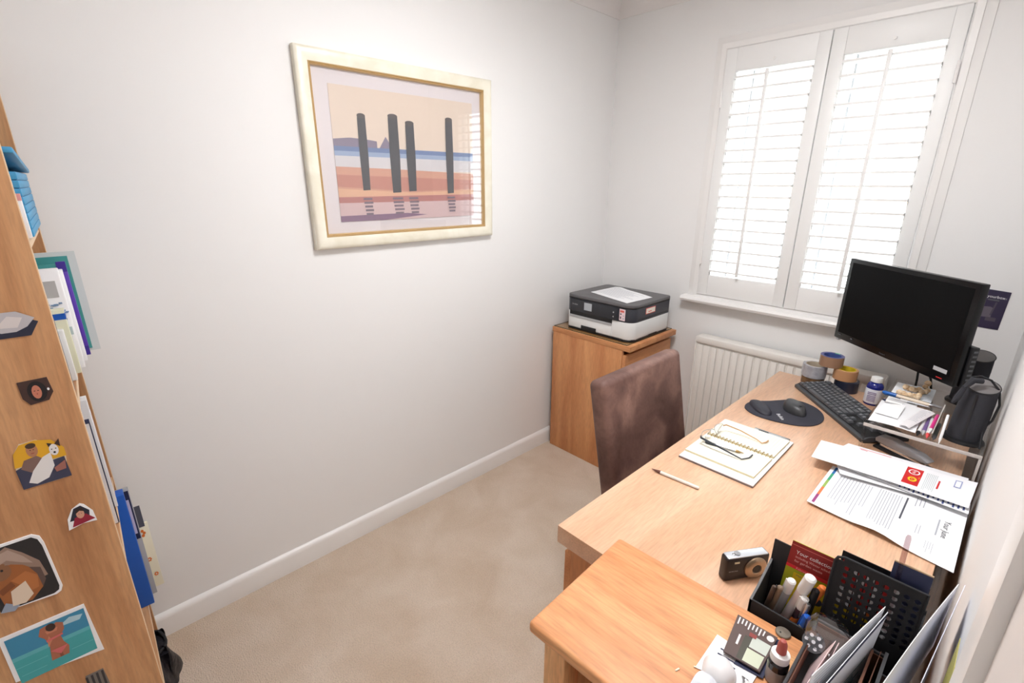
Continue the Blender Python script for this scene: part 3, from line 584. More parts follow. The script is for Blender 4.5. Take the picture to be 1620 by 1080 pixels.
# ================================================================== SPEAKERS
CLO = mat('speaker_cloth', (44, 44, 50), .85, bump=(900, .5, .0008)); STOP = mat('speaker_top', (112, 108, 108), .5)
def speaker(x, y, lab):
    t = thing('speaker', lab, 'speaker', (x, y, RZ), 0, 'pair of desktop speakers')
    m = M().lathe([(.0, 0), (.046, 0), (.047, .004), (.045, .009), (.036, .012)], BLACK, 36, sc=(1, .9)); m.build('base', t, False)
    b = M(); n = 36; rings = [(.037, .011, 0), (.0375, .06, .002), (.036, .12, .005), (.033, .166, .008)]
    vs = []; fs = []
    for r, z, dx in rings:
        for j in range(n):
            a = 2*PI*j/n; zz = z + (.012*math.sin(a) if z > .15 else 0); vs.append((dx+r*math.cos(a), .88*r*math.sin(a), zz))
    for i in range(3):
        for j in range(n): fs.append([i*n+j, i*n+(j+1) % n, (i+1)*n+(j+1) % n, (i+1)*n+j])
    b.add(vs, fs, CLO, True); b.build('body', t, False)
    c_ = M(); c_.add([(.008+.0338*math.cos(2*PI*j/n), .88*.0338*math.sin(2*PI*j/n), .166+.012*math.sin(2*PI*j/n)+.001) for j in range(n)], [list(range(n))], STOP)
    c_.tube([(.008+.0335*math.cos(2*PI*j/n), .88*.0335*math.sin(2*PI*j/n), .166+.012*math.sin(2*PI*j/n)) for j in range(n)], .0016, BLACK, 6, True); c_.build('top_cap', t, False)
    M().box(-.002, .002, -.0345, -.0325, .02, .15, BLACK).build('front_seam', t, False)
    return t
speaker(1.764, -.700, 'front black fabric speaker at the near right end of the acrylic riser')
speaker(1.738, -.372, 'rear black fabric speaker partly hidden behind the monitor corner')
m = M(); P = [(1.742, -.722, 1.012), (1.760, -.712, 1.018), (1.782, -.705, 1.010), (1.803, -.700, .985), (1.812, -.70, .945), (1.808, -.705, .90), (1.796, -.71, .875), (1.800, -.73, .845), (1.802, -.74, .825)]
m.tube(P, .0028, MBLACK, 8); m.tube([(1.766, -.716, 1.006), (1.748, -.730, 1.008), (1.736, -.740, .985)], [.007, .009, .006], CLO, 10); m.tube([(1.736, -.741, .985), (1.728, -.748, .955), (1.722, -.752, .94)], [.006, .008, .004], CLO, 10)
tag(m.build('headset_cable'), 'black cable with a padded end draped over the front speaker', 'cable')

# ================================================================== ITEMS ON THE RISER
Z1 = RZ+.0012
def sheet_item(name, label, cat, c4, mt, z, lines=None, dz=None, t_=.0006, draw=None, group=None):
    m = M(); q = Sheet(m, *[(p[0], p[1], z+(p[2] if len(p) > 2 else 0)) for p in c4], dz=dz); q.base(mt, t_)
    if lines: q.lines(*lines)
    if draw: draw(q)
    return tag(m.build(name), label, cat, group)
sheet_item('paper_note', 'pale blue-white note under the knobbly tan pieces on the riser', 'paper', [(1.612, -.515), (1.668, -.512), (1.664, -.318), (1.612, -.322)], mat('pale_note', (226, 230, 236), .7), Z1+.004, (.1, .9, .1, .9, 9, mat('pale_lines', (190, 200, 214), .7), .2, .3))
sheet_item('paper_sheet', 'white sheet beneath the knobbly pieces at the far end of the riser', 'paper', [(1.560, -.535), (1.640, -.535), (1.632, -.315), (1.556, -.318)], WHITE, Z1+.0008)
sheet_item('paper_sheet', 'largest white sheet at the near left corner of the riser', 'paper', [(1.556, -.776), (1.668, -.776), (1.660, -.560), (1.553, -.575)], WHITE, Z1+.0105, dz=lambda u, v: .003*math.sin(3*u))
sheet_item('paper_sheet', 'folded white slip lying on top of the near riser papers', 'paper', [(1.560, -.715), (1.617, -.720), (1.618, -.600), (1.568, -.630)], mat('paper_bright', (250, 250, 250), .7), Z1+.0170, dz=lambda u, v: .005*v)
sheet_item('receipt', 'long printed receipt leaning beside the pens on the riser', 'paper', [(1.628, -.772), (1.652, -.775), (1.690, -.600), (1.655, -.590)], mat('receipt_paper', (232, 228, 230), .7), Z1+.019, (.12, .85, .3, .95, 10, INK, .2, .3), dz=lambda u, v: .004*math.sin(3*u))
def pen(label, a, b, r, body, tip, cap=None, grp='pens on the riser', nm='pen', clip=True):
    a, b = V3(a), V3(b); L = (b-a).length; z = (b-a).normalized(); x = z.cross(V3((0, 0, 1)) if abs(z.z) < .95 else V3((1, 0, 0))).normalized(); y = z.cross(x)
    X = Matrix(((x.x, y.x, z.x, a.x), (x.y, y.y, z.y, a.y), (x.z, y.z, z.z, a.z), (0, 0, 0, 1)))
    t = bpy.data.objects.new(nm, None); COL.objects.link(t); t.matrix_world = X; PM[t.name] = X; tag(t, label, 'pen', grp); t.empty_display_size = .02
    M().lathe([(r*.85, L*.14), (r, L*.2), (r, L*.78), (r*.96, L*.98), (r*.6, L)], body, 14).build('barrel', t, False)
    M().lathe([(.0004, 0), (r*.35, L*.03), (r*.85, L*.14), (r*1.02, L*.15), (r*1.02, L*.2)], tip, 14).build('tip', t, False)
    if cap: M().lathe([(r*1.06, L*.76), (r*1.1, L*.80), (r*1.06, L*.99), (r*.7, L*1.01)], cap, 14).build('cap', t, False)
    if clip: M().box(-.0012, .0012, r, r+.0022, L*.68, L*.98, cap or tip, .0004).build('clip', t, False)
    return t
zz = RZ+.0065
pen('grey capped pen, leftmost of the row of pens on the riser', (1.662, -.745, zz), (1.664, -.605, zz), .0046, LGREY, GREY, GREY)
pen('white pen with a black grip in the riser pen row', (1.673, -.780, zz), (1.674, -.620, zz), .0048, WPL, BLACK, None)
pen('purple and grey pen in the riser pen row', (1.6835, -.765, zz), (1.680, -.600, zz), .0046, mat('mauve', (118, 92, 150), .4), LGREY, mat('mauve'))
pen('white pen with a red tip in the riser pen row', (1.695, -.785, zz+.003), (1.689, -.625, zz+.004), .005, WPL, mat('coral_red', (222, 80, 80), .4), None)
pen('bright pink pen in the riser pen row', (1.6955, -.765, zz+.012), (1.6975, -.610, zz+.013), .0048, mat('hot_pink', (214, 40, 130), .4), WPL, mat('hot_pink'))
pen('dark grey ballpoint, nearest the acrylic divider of the riser', (1.7085, -.778, zz), (1.7085, -.640, zz), .0045, mat('dark_green_grey', (52, 60, 58), .4), GREY, None)
BPEN = mat('beige_pen_print', (226, 210, 190), .5)
pen('large beige and blue promotional pen lying across the riser papers', (1.700, -.560, RZ+.028), (1.548, -.545, RZ+.030), .0055, BPEN, SILVER, mat('pen_blue', (26, 92, 170), .35), 'large pens lying across the riser')
pen('slim black pen lying behind the beige promotional pen', (1.702, -.540, RZ+.024), (1.560, -.520, RZ+.024), .004, MBLACK, SILVER, None, 'large pens lying across the riser')
pen('white and navy pen lying in front of the beige promotional pen', (1.556, -.595, RZ+.022), (1.610, -.602, RZ+.022), .0045, WPL, NAVY, None, 'large pens lying across the riser')
pen('clear pen standing in the white holder beside the front speaker', (1.722, -.786, RZ+.004), (1.722, -.735, RZ+.075), .0035, mat('clear_white', (232, 232, 234), .2), WPL, None, 'pens on the riser')
# knobbly pieces
BONE = noisy('tan_knobbly', (206, 170, 128), (236, 212, 180), 60, rough=.7, bump=.5, dist=.002)
def knob(label, cs, z):
    m = M()
    for (x, y, dz_, r) in cs:
        m.lathe([(0, -r)]+[(r*math.cos(a)*(1+.1*math.sin(9*a+x*400)), r*math.sin(a)) for a in [(-PI/2+PI*i/8) for i in range(1, 8)]]+[(0, r)], BONE, 14, Matrix.Translation((x, y, z+dz_)))
    tag(m.build('knobbly_ornament'), label, 'ornament', 'tan knobbly ornaments on the riser')
knob('tan knobbly ornament, upper of the two on the riser note', [(1.588+.009*i, -.395+.006*math.sin(i*2.1), .012+.002*math.cos(i*3), .009) for i in range(7)]+[(1.636, -.37, .022, .008), (1.640, -.36, .033, .010), (1.646, -.385, .016, .008)], RZ+.002)
knob('tan knobbly ornament, lower one nearer the large pens', [(1.582+.0095*i, -.468+.006*math.sin(i*1.7), .012+.002*math.cos(i*2), .0095) for i in range(6)]+[(1.632, -.46, .016, .009), (1.600, -.48, .012, .008)], RZ+.002)

# ================================================================== BOTTLE
t = thing('supplement_bottle', 'blue supplement bottle with a white lid and label behind the keyboard', 'bottle', (1.500, -.352, DZ))
PBL = mat('cobalt_plastic', (26, 36, 120), .12)
M().lathe([(0, 0), (.024, 0), (.026, .003), (.026, .068), (.0255, .074), (.021, .082), (.016, .086), (.015, .090)], PBL, 36).build('bottle_body', t, False)
m = M().lathe([(.0263, .008), (.0266, .009), (.0266, .062), (.0263, .063)], mat('bottle_label', (218, 220, 228), .5), 36)
for z in (.018, .024, .030, .036, .044, .050): m.box(-.014, .012, -.0272, -.0262, z, z+.002, mat('mauve'))
m.build('label_wrap', t, False)
M().lathe([(.0, .105), (.0165, .105), (.0175, .103), (.0178, .089), (.017, .088)], WPL, 36).build('lid', t, False)

# ================================================================== TAPE ROLLS
def roll(label, x, y, z, r, h, side, core, ri=.030, extra=None):
    t = thing('tape_roll', label, 'tape', (x, y, z), 0, 'stacked rolls of tape behind the keyboard')
    M().lathe([(ri+.0025, 0), (r-.001, 0), (r, .001), (r, h-.001), (r-.001, h), (ri+.0025, h)], side, 40, cap=False).build('tape', t, False)
    M().lathe([(ri, .0003), (ri+.0026, 0), (ri+.0026, h+.0004), (ri, h+.0004), (ri, .0003)], core, 40, cap=False).build('core', t, False)
    if extra: extra(t)
    return t
BT = mat('brown_tape', (150, 116, 92), .3); TT = mat('tan_tape', (186, 138, 98), .35); DT = noisy('duct_tape', (150, 150, 156), (168, 168, 174), 60, rough=.35, bump=.2, spec=.5)
CORE = mat('card_core', (190, 176, 156), .8)
roll('mottled brown tape roll under the silver duct tape', 1.286, -.293, DZ, .041, .030, noisy('old_brown_tape', (84, 62, 46), (128, 100, 72), 40, rough=.3), CORE)
def flap(t): M().box(-.043, -.041, -.012, .006, .004, .052, mat('clear_tape_end', (196, 198, 204), .2)).build('loose_end', t, False)
roll('silver grey duct tape roll, left one in the stack', 1.286, -.293, DZ+.031, .043, .050, DT, CORE, .032, flap)
roll('navy tape roll at the bottom right of the stack', 1.400, -.283, DZ, .041, .046, mat('navy_tape', (36, 40, 58), .35), CORE)
roll('tan parcel tape roll with a yellow core on the navy roll', 1.390, -.285, DZ+.047, .041, .042, TT, mat('yellow_core', (216, 190, 40), .6))
def lab(t): M().lathe([(.0302, .042), (.041, .0423), (.041, .0428)], mat('tape_label', (86, 84, 130), .4), 40, cap=False).box(.0, .018, .028, .038, .0429, .0433, mat('mint', (110, 196, 160), .5)).build('paper_label', t, False)
roll('brown tape roll with a violet label bridging the top of the stack', 1.336, -.290, DZ+.090, .041, .042, BT, mat('blue_core', (66, 84, 146), .5), .030, lab)

# ================================================================== KEYBOARD
KA = math.radians(-48); t = thing('computer_keyboard', 'black full-size keyboard lying diagonally in front of the monitor', 'keyboard', (1.252, -.393, DZ+.0005), KA)
KM = mat('keyboard_black', (60, 62, 66), .45); KK = mat('key_top', (80, 82, 86), .33); LEG_ = mat('key_legend', (206, 208, 212), .5)
til = math.radians(5)
KX = Matrix.Rotation(til, 4, 'X'); KL, KW = .445, .137
m = M().prism([(0, 0), (KW, 0), (KW, .012), (KW-.004, .018), (.018, .018), (0, .010)], KL, KM, KX @ Matrix(((0, 0, 1, 0), (1, 0, 0, 0), (0, 1, 0, 0), (0, 0, 0, 1))), .0008)
m.box(.006, KL-.006, .010, KW-.008, .0172, .0184, mat('key_bed', (16, 16, 18), .6), X=KX); m.build('case', t, False)
M().box(.03, .06, KW-.02, KW-.012, 0, .012, KM).box(KL-.06, KL-.03, KW-.02, KW-.012, 0, .012, KM).build('foot', t, False)
def keymesh(w_, lab_):
    m = M(); u = .0186; a, b = .0008, w_*u-.0008; c, d = .0008, u-.0008; e = .002; h = .007
    m.add([(a, c, 0), (b, c, 0), (b, d, 0), (a, d, 0), (a+e, c+e, h), (b-e, c+e, h), (b-e, d-e*.7, h), (a+e, d-e*.7, h)], [(0, 1, 5, 4), (1, 2, 6, 5), (2, 3, 7, 6), (3, 0, 4, 7), (4, 5, 6, 7)], KK)
    q = Sheet(m, (a+e, c+e, h), (b-e, c+e, h), (b-e, d-e, h), (a+e, d-e, h)); s_ = .009 if len(lab_) == 1 else .006
    if lab_: q.text(lab_, .12, .30, s_, LEG_)
    return m
keys = []
def row(x, y, labs):
    for l in labs:
        w_, tx = (l if isinstance(l, tuple) else (1, l))
        if tx is not None: keys.append((x, y, w_, tx))
        x += w_
row(0, 5.1, ['Esc', (1, None), 'F1', 'F2', 'F3', 'F4', (.5, None), 'F5', 'F6', 'F7', 'F8', (.5, None), 'F9', 'F10', 'F11', 'F12'])
row(0, 4, list('`1234567890-=')+[(2, 'Back')]); row(0, 3, [(1.5, 'Tab')]+list('QWERTYUIOP[]')+[(1.5, '')])
row(0, 2, [(1.75, 'Caps')]+list("ASDFGHJKL;'")+[(2.25, 'Enter')]); row(0, 1, [(1.25, 'Shift')]+list('\\ZXCVBNM,./')+[(2.75, 'Shift')])
row(0, 0, [(1.25, 'Ctrl'), (1.25, ''), (1.25, 'Alt'), (6.25, ''), (1.25, 'Alt'), (1.25, ''), (1.25, ''), (1.25, 'Ctrl')])
for yy, ls in ((5.1, ['P', 'S', 'B']), (4, ['I', 'H', 'U']), (3, ['D', 'E', 'N']), (0, ['<', 'v', '>'])): row(15.3, yy, ls)
row(16.3, 1, ['^'])
for yy, ls in ((4, list('N/*-')), (3, list('789+')), (2, list('456')), (1, list('123')), (0, [(2, '0'), '.'])): row(18.6, yy, ls)
keys = keys[:100]
for (x, y, w_, tx) in keys:
    o = keymesh(w_, tx).build('key', t, False); o.location = KX @ V3((.009+x*.0186, .010+y*.0186, .0184)); o.rotation_euler = (til, 0, 0)

# ================================================================== MOUSE + PAD
pts = [(1.197, -.744), (1.185, -.705), (1.192, -.665), (1.210, -.640), (1.232, -.617), (1.258, -.580), (1.285, -.545), (1.322, -.532), (1.362, -.545), (1.395, -.575), (1.417, -.620), (1.421, -.668), (1.408, -.712), (1.378, -.745), (1.335, -.765), (1.285, -.775), (1.238, -.772)]
def smooth(p, n=4):
    o = []; k = len(p)
    for i in range(k):
        a, b, c_, d_ = [V3((*p[(i+j-1) % k], 0)) for j in range(4)]
        for s_ in range(n):
            u = s_/n; o.append(tuple((.5*((2*b)+(c_-a)*u+(2*a-5*b+4*c_-d_)*u*u+(3*b-a-3*c_+d_)*u**3))[:2]))
    return o
t = thing('mouse_pad', 'charcoal gel wrist-rest mouse pad on the desk', 'mouse pad', (1.30, -.66, DZ))
PADM = mat('pad_fabric', (54, 54, 64), .9, bump=(700, .4, .0005))
m = M().prism(smooth(pts), .0035, PADM, Matrix.Translation((0, 0, DZ+.0003)), .0008)
m.build('pad_base', t)
m = M()
def rest(u, v):
    a = 2*PI*u; r = math.sin(PI/2*(1-v)); c_ = V3((1.2350, -.705, DZ+.0035)); ang = math.radians(-47); l, w_ = .062, .030
    x, y = l*math.cos(a)*r, w_*math.sin(a)*r*(1+.12*math.cos(2*a)); k = V3((x*math.cos(ang)-y*math.sin(ang), x*math.sin(ang)+y*math.cos(ang), .017*math.sin(PI/2*v)**.8)); return c_+k
m.grid(rest, 40, 10, mat('gel_rest', (46, 46, 56), .55)); m.build('wrist_rest', t)
m = M(); q = Sheet(m, (1.290, -.712, DZ+.004), (1.330, -.762, DZ+.004), (1.338, -.750, DZ+.004), (1.298, -.703, DZ+.004)); q.text('Belkin', .02, .1, .018, WHITE, 1.1, h=.0003); m.build('logo', t)
t = thing('computer_mouse', 'black wireless mouse resting on the mouse pad', 'mouse', (1.327, -.640, DZ+.0045), math.radians(-40))
def mouse(u, v):
    a = 2*PI*u; f = PI/2*v; L_, W_ = .050, .029; e = .85
    x = L_*math.cos(a)*math.cos(f)**.5; y = W_*math.sin(a)*(1-.12*math.cos(2*a))*math.cos(f)**.5
    return V3((x, y, .034*math.sin(f)**.9*(1-.18*math.cos(a)*math.cos(f))))
M().grid(mouse, 40, 14, mat('mouse_shell', (56, 57, 60), .4)).grid(lambda u, v: V3((.050*v*math.cos(2*PI*u), .029*v*math.sin(2*PI*u)*(1-.12*math.cos(4*PI*u)), 0)), 40, 1, BLACK).build('shell', t, False)
M().lathe([(.006, -.0035), (.007, -.003), (.007, .003), (.006, .0035)], BLACK, 16, Matrix.Translation((.026, 0, .0255)) @ Matrix.Rotation(PI/2, 4, 'X')).build('scroll_wheel', t, False)
M().tube([(.045, -.0, .012), (.03, .0, .0245), (.012, 0, .0335)], .0007, BLACK, 6).build('button_split', t, False)
M().box(-.02, -.012, -.004, .004, .0318, .0335, SILVER).build('badge', t, False)

# ================================================================== NOTEBOOK, GLASSES, PEN
t = thing('clipboard', 'white-edged writing board lying on the desk under the cream notebook', 'board', (1.30, -1.06, DZ))
m = M(); c4 = [(1.194, -1.222), (1.407, -1.222), (1.403, -.893), (1.187, -.893)]
M().prism(c4, .005, mat('board_grey', (120, 112, 112), .5), Matrix.Translation((0, 0, DZ+.0003))).build('board', t)
M().prism([(x+.001, y) for x, y in c4], .0025, mat('board_sheets', (238, 240, 246), .6), Matrix.Translation((0, 0, DZ+.0055))).build('paper_sheets', t)
m = M().box(1.285, 1.392, -.900, -.884, DZ+.0082, DZ+.012, SILVER, .002).box(1.30, 1.33, -.900, -.893, DZ+.011, DZ+.014, GREY, .001); m.build('metal_clip', t)
t = thing('spiral_notebook', 'open cream spiral notebook with spectacles resting on it', 'notebook', (1.30, -1.06, DZ+.008))
YED = mat('page_edge', (234, 222, 180), .7)
nb = [(1.196, -1.175), (1.400, -1.175), (1.398, -.920), (1.196, -.925)]; z0 = DZ+.0084
def page(y0, y1, name):
    m = M(); m.box(1.196, 1.396, y0, y1, z0, z0+.006, YED)
    q = Sheet(m, (1.196, y1, z0+.0066), (1.196, y0, z0+.0066), (1.396, y0, z0+.0066), (1.396, y1, z0+.0066)); q.base(CREAM, .0005); q.lines(.06, .94, .06, .95, 20, mat('faint_rule', (228, 224, 206), .8), .1, 0)
    q.lines(.1, .8, .5, .9, 7, mat('pencil', (232, 230, 222), .8), .25, .7, 5)
    m.build(name, t)
page(-1.188, -1.052, 'left_pages'); page(-1.040, -.905, 'right_pages')
m = M()
for i in range(18):
    x = 1.203+.011*i; m.tube([(x, -1.046+.010*math.cos(a), z0+.005+.007*math.sin(a)) for a in [2*PI*k/14 for k in range(14)]], .0011, mat('brass_wire', (190, 160, 100), .3, metal=.8), 5, True)
m.build('spiral_binding', t)
# spectacles
t = thing('spectacles', 'wire spectacles with dark side arms lying on the open notebook', 'glasses', (1.27, -1.05, z0+.007))
zg = z0+.008; TORT = mat('amber_arm', (196, 150, 100), .3); DARM = mat('dark_arm', (52, 58, 66), .3)
def lens(cx, cy):
    a = [(cx+.005*math.sin(2*q), cy+.024*math.cos(q), zg+.019+.016*math.sin(q)) for q in [2*PI*k/24 for k in range(24)]]
    M().tube(a, .0009, SILVER, 6, True).build('rim', t); M().add(a, [list(range(24))], clear('lens_glass', (250, 250, 248), .0, 1.5)).build('lens', t)
lens(1.213, -1.095); lens(1.222, -1.028)
M().tube([(1.216, -1.071, zg+.022), (1.214, -1.062, zg+.027), (1.218, -1.052, zg+.022)], .0012, SILVER, 6).build('bridge', t)
M().tube([(1.209, -1.121, zg+.022), (1.214, -1.131, zg+.022), (1.26, -1.134, zg+.018), (1.315, -1.132, zg+.008), (1.338, -1.128, zg+.002), (1.350, -1.105, zg+.002), (1.352, -1.085, zg+.004)], [.002, .003, .003, .0022, .0018, .0018, .0022], DARM, 8).build('temple_arm', t)
M().tube([(1.227, -1.003, zg+.022), (1.232, -.992, zg+.022), (1.275, -.985, zg+.016), (1.325, -.985, zg+.006), (1.343, -.990, zg+.002), (1.350, -.975, zg+.002), (1.352, -.962, zg+.003)], [.002, .002, .0018, .0016, .0016, .0018, .0022], TORT, 8).build('temple_arm', t)
pen('dark capped pen with a silver band lying on the open notebook beside the spectacles', (1.330, -1.093, z0+.0115), (1.222, -1.112, z0+.0115), .0038, SILVER, mat('gold_tip', (170, 140, 90), .3, metal=.7), DARM, 'pen on the notebook')
pen('white ballpoint with a brown tip lying alone on the desk', (1.176, -1.343, DZ+.005), (1.312, -1.333, DZ+.005), .0045, mat('pearl_white', (230, 224, 218), .3), mat('brown_grip', (110, 70, 60), .4), None, 'lone pen on the desk')

# ================================================================== CAMERA
ca = math.atan2(.086, .060); t = thing('compact_camera', 'small black compact digital camera standing on the desk', 'camera', (1.512, -1.548, DZ), math.radians(57))
CB = mat('camera_black', (34, 28, 28), .4); CT = mat('camera_silver_top', (206, 210, 216), .3, metal=.3)
M().box(-.049, .049, -.011, .011, 0, .056, CB, .005, 3).build('camera_body', t, False)
m = M().box(-.045, .045, -.0095, .0095, .0545, .0568, CT, .002); m.box(-.030, -.022, -.003, .003, .0565, .0585, SILVER, .001).build('top_plate', t, False)
M().lathe([(0, .0), (.006, 0), (.006, .003), (0, .003)], SILVER, 18, Matrix.Translation((-.020, 0, .0565))).build('shutter_button', t, False)
XL = Matrix.Translation((.018, -.011, .027)) @ Matrix.Rotation(PI/2, 4, 'X')
BR = mat('bronze_ring', (176, 150, 122), .3, metal=.6)
lb = M().lathe([(0, .004), (.009, .004), (.011, .0065), (.0175, .0065), (.0225, .0045), (.0245, .003), (.0245, 0)], BR, 36, XL).build('lens_barrel', t, False)
M().lathe([(0, .0055), (.0045, .0055), (.009, .0058), (.009, .004)], GB, 28, XL).build('lens_glass', lb, False)
M().box(-.031, -.020, -.0118, -.0105, .043, .047, mat('flash_window', (226, 214, 180), .2)).build('flash', t, False)
m = M(); q = Sheet(m, (-.045, -.0112, .020), (-.01, -.0112, .020), (-.01, -.0112, .03), (-.045, -.0112, .03)); q.text('SAMSUNG', .1, .3, .0045, LGREY, h=.0002); m.build('lettering', t, False)

# ================================================================== LETTERS
def dzl(u, v): return .004*math.sin(2.2*u+1.5*v)+.010*math.exp(-((v-.52)**2)/.02)*(u**1.5)+.002
m = M(); q = Sheet(m, (1.527, -.956, DZ+.008), (1.527, -1.187, DZ+.003), (1.815, -1.222, DZ+.003), (1.815, -.960, DZ+.008), dz=dzl); q.base(WHITE, .0008)
bar = [(40, 110, 180), (60, 160, 120), (150, 180, 90), (226, 120, 70), (150, 60, 120)]
for i, c_ in enumerate(bar): q.rect(.02+.19*i, .030, .02+.19*(i+1), .052, mat('bar%d' % i, c_, .6))
q.lines(.18, .92, .10, .37, 11, INK, .22, .35, 2); q.lines(.16, .90, .41, .585, 9, INK, .25, .1, 4); q.lines(.14, .6, .60, .625, 1, DINK, .5, 0)
q.lines(.06, .3, .66, .74, 3, INK, .25, .4, 6); q.lines(.55, .72, .72, .76, 2, INK, .25, .4, 7); q.lines(.74, .92, .80, .86, 4, INK, .2, .4, 8); q.text('Your June', .30, .88, .017, DINK); q.lines(.32, .60, .835, .86, 1, INK, .4, 0)
tag(m.build('letter'), 'white letter with a rainbow bar along its foot, nearest the desk front', 'letter')
sheet_item('letter', 'white letter with blue print mostly hidden under the rainbow-bar letter', 'letter', [(1.560, -.935), (1.560, -.975), (1.815, -.99), (1.815, -.935)], WHITE, DZ+.026, None, None, .0008, lambda q: (q.lines(.3, .95, .45, .98, 14, mat('blue_print', (70, 84, 140), .7), .4, .4, 9)))
sheet_item('paper_sheet', 'white sheet sticking out under the envelopes on the desk', 'paper', [(1.523, -.935), (1.555, -1.01), (1.80, -.965), (1.80, -.86)], WHITE, DZ+.022)
sheet_item('envelope', 'white envelope with a red pattern just under the top envelope', 'envelope', [(1.50, -.955), (1.80, -.955), (1.80, -.800), (1.53, -.820)], mat('envelope_white', (236, 236, 240), .7), DZ+.030, None, None, .002, lambda q: (q.rect(.12, .90, .40, .93, PINK), q.rect(.14, .86, .2, .88, RED)))
m = M(); q = Sheet(m, (1.469, -.868, DZ+.034), (1.478, -.994, DZ+.034), (1.812, -.975, DZ+.036), (1.818, -.828, DZ+.036), dz=lambda u, v: .010*max(0, v-.85)*6*(1-u)*.5+.002*math.sin(4*v)); q.base(mat('envelope_white2', (242, 242, 245), .7), .0015)
q.rect(.12, .60, .86, .70, RED)
q.disc(.30, .65, .11, .036, WHITE); q.disc(.30, .65, .09, .027, RED); q.text('Virgin', .22, .643, .010, WHITE, .8)
q.disc(.62, .655, .10, .028, YEL); q.disc(.62, .655, .06, .016, RED); q.text('O!', .57, .648, .014, YEL); q.rect(.46, .685, .54, .695, ORG)
q.lines(.16, .92, .72, .79, 7, mat('pale_print', (190, 200, 200), .7), .3, .2, 3); q.lines(.35, .7, .795, .815, 1, RED, .5, 0)
q.rect(.12, .885, .42, .925, mat('stamp_print', (150, 160, 200), .7)); q.rect(.15, .891, .39, .919, WHITE)
tag(m.build('envelope'), 'long white envelope with a red and yellow logo square, topmost of the mail', 'envelope')
# stapler under the riser edge
t = thing('stapler', 'grey stapler lying under the near edge of the acrylic riser', 'stapler', (1.652, -.738, DZ), math.radians(-24))
M().box(-.075, .075, -.017, .017, .0, .008, BLACK, .003).box(-.06, .065, -.010, .010, .008, .020, CHROME, .002).build('stapler_base', t, False)
M().prism([(-.072, 0), (.07, 0), (.074, .006), (.05, .016), (-.03, .024), (-.066, .020), (-.074, .01)], .032, mat('stapler_grey', (150, 148, 150), .4), Matrix(((1, 0, 0, 0), (0, 0, 1, -.016), (0, 1, 0, .022), (0, 0, 0, 1))), .003).build('stapler_arm', t, False)

# ================================================================== WALL CARD
m = M(); q = Sheet(m, (1.700, -.002, 1.004), (1.763, -.002, 1.002), (1.767, -.002, 1.142), (1.706, -.002, 1.146)); q.base(mat('aubergine_card', (52, 44, 70), .4), .0015)
q.text('yourbox', .06, .80, .014, WHITE); q.text('set', .72, .80, .010, LGREY); q.rect(.12, .73, .62, .765, GREY); q.poly([(.0, .55), (.35, .57), (.5, .54), (.5, .3), (.0, .28)], mat('card_grey', (104, 96, 108), .5)); q.poly([(.5, .7), (.58, .7), (.5, .35), (.42, .35)], mat('card_grey2', (80, 74, 86), .5)); q.rect(.3, .2, .75, .3, mat('card_grey2'))
tag(m.build('wall_card'), 'dark aubergine card stuck on the window wall right of the monitor', 'card')

# ================================================================== DESK ORGANISER (black) with contents
t = thing('desk_organiser', 'black mesh desk organiser full of pens behind the small table', 'organiser', (1.68, -1.645, DZ))
OX0, OX1, OY0, OY1 = 1.570, 1.786, -1.688, -1.602
M().box(OX0, OX1, OY0, OY1, DZ, DZ+.006, MBLACK).build('organiser_base', t)
M().box(OX0, OX1, OY1-.003, OY1, DZ, .891, MBLACK, .001).build('back_board', t)
M().box(OX0, OX1, OY0, OY0+.004, DZ, .812, MBLACK, .001).build('front_wall', t)
X = Matrix(((0, 0, 1, OX0), (1, 0, 0, 0), (0, 1, 0, 0), (0, 0, 0, 1)))
M().prism([(OY0, DZ), (OY1, DZ), (OY1, .85), (OY0+.03, .822), (OY0, .812)], .004, mat('organiser_grey', (70, 68, 68), .5), X).build('side_wall', t)
X = Matrix(((0, 0, 1, OX1-.004), (1, 0, 0, 0), (0, 1, 0, 0), (0, 0, 0, 1)))
M().prism([(OY0, DZ), (OY1, DZ), (OY1, .885), (OY0+.03, .85), (OY0, .812)], .004, MBLACK, X).build('side_wall', t)
# perforated pocket standing in it
t = thing('perforated_pocket', 'black perforated letter pocket with coloured print showing through', 'pocket', (1.735, -1.64, DZ))
m = M(); x0, x1, z0_, z1_ = 1.668, 1.781, DZ+.006, .948; y = -1.648; hp = .0125; hx0, hz0 = 1.679, .836; nx, nz = 8, 8
HX1, HZ1 = hx0+nx*hp, hz0+nz*hp
for i in range(nx):
    for j in range(nz):
        a, b = hx0+i*hp, hz0+j*hp; cx, cz = a+hp/2, b+hp/2; r = .0040; vs = []; fs = []
        out = [(hp/2, 0), (hp/2, hp/2), (0, hp/2), (-hp/2, hp/2), (-hp/2, 0), (-hp/2, -hp/2), (0, -hp/2), (hp/2, -hp/2)]
        for yo in (0, .0016):
            vs += [(cx+p_[0], y+yo, cz+p_[1]) for p_ in out]+[(cx+r*math.cos(k*PI/4), y+yo, cz+r*1.15*math.sin(k*PI/4)) for k in range(8)]
        for k in range(8): k2 = (k+1) % 8; fs += [(k, k2, 8+k2, 8+k), (16+k, 16+k2, 24+k2, 24+k), (8+k, 8+k2, 24+k2, 24+k)]
        m.add(vs, fs, MBLACK)
for b in ((x0, hx0, z0_, z1_-.008), (HX1, x1, z0_, z1_), (hx0, HX1, z0_, hz0), (hx0, HX1, HZ1, z1_)): m.box(b[0], b[1], y, y+.0016, b[2], b[3], MBLACK)
m.tube([(x0, y, z0_), (x0, y, z1_-.012), (x0+.003, y, z1_-.004), (x0+.011, y, z1_), (x1, y, z1_+.001), (x1, y, z0_)], .0022, MBLACK, 8)
m.build('perforated_front', t)
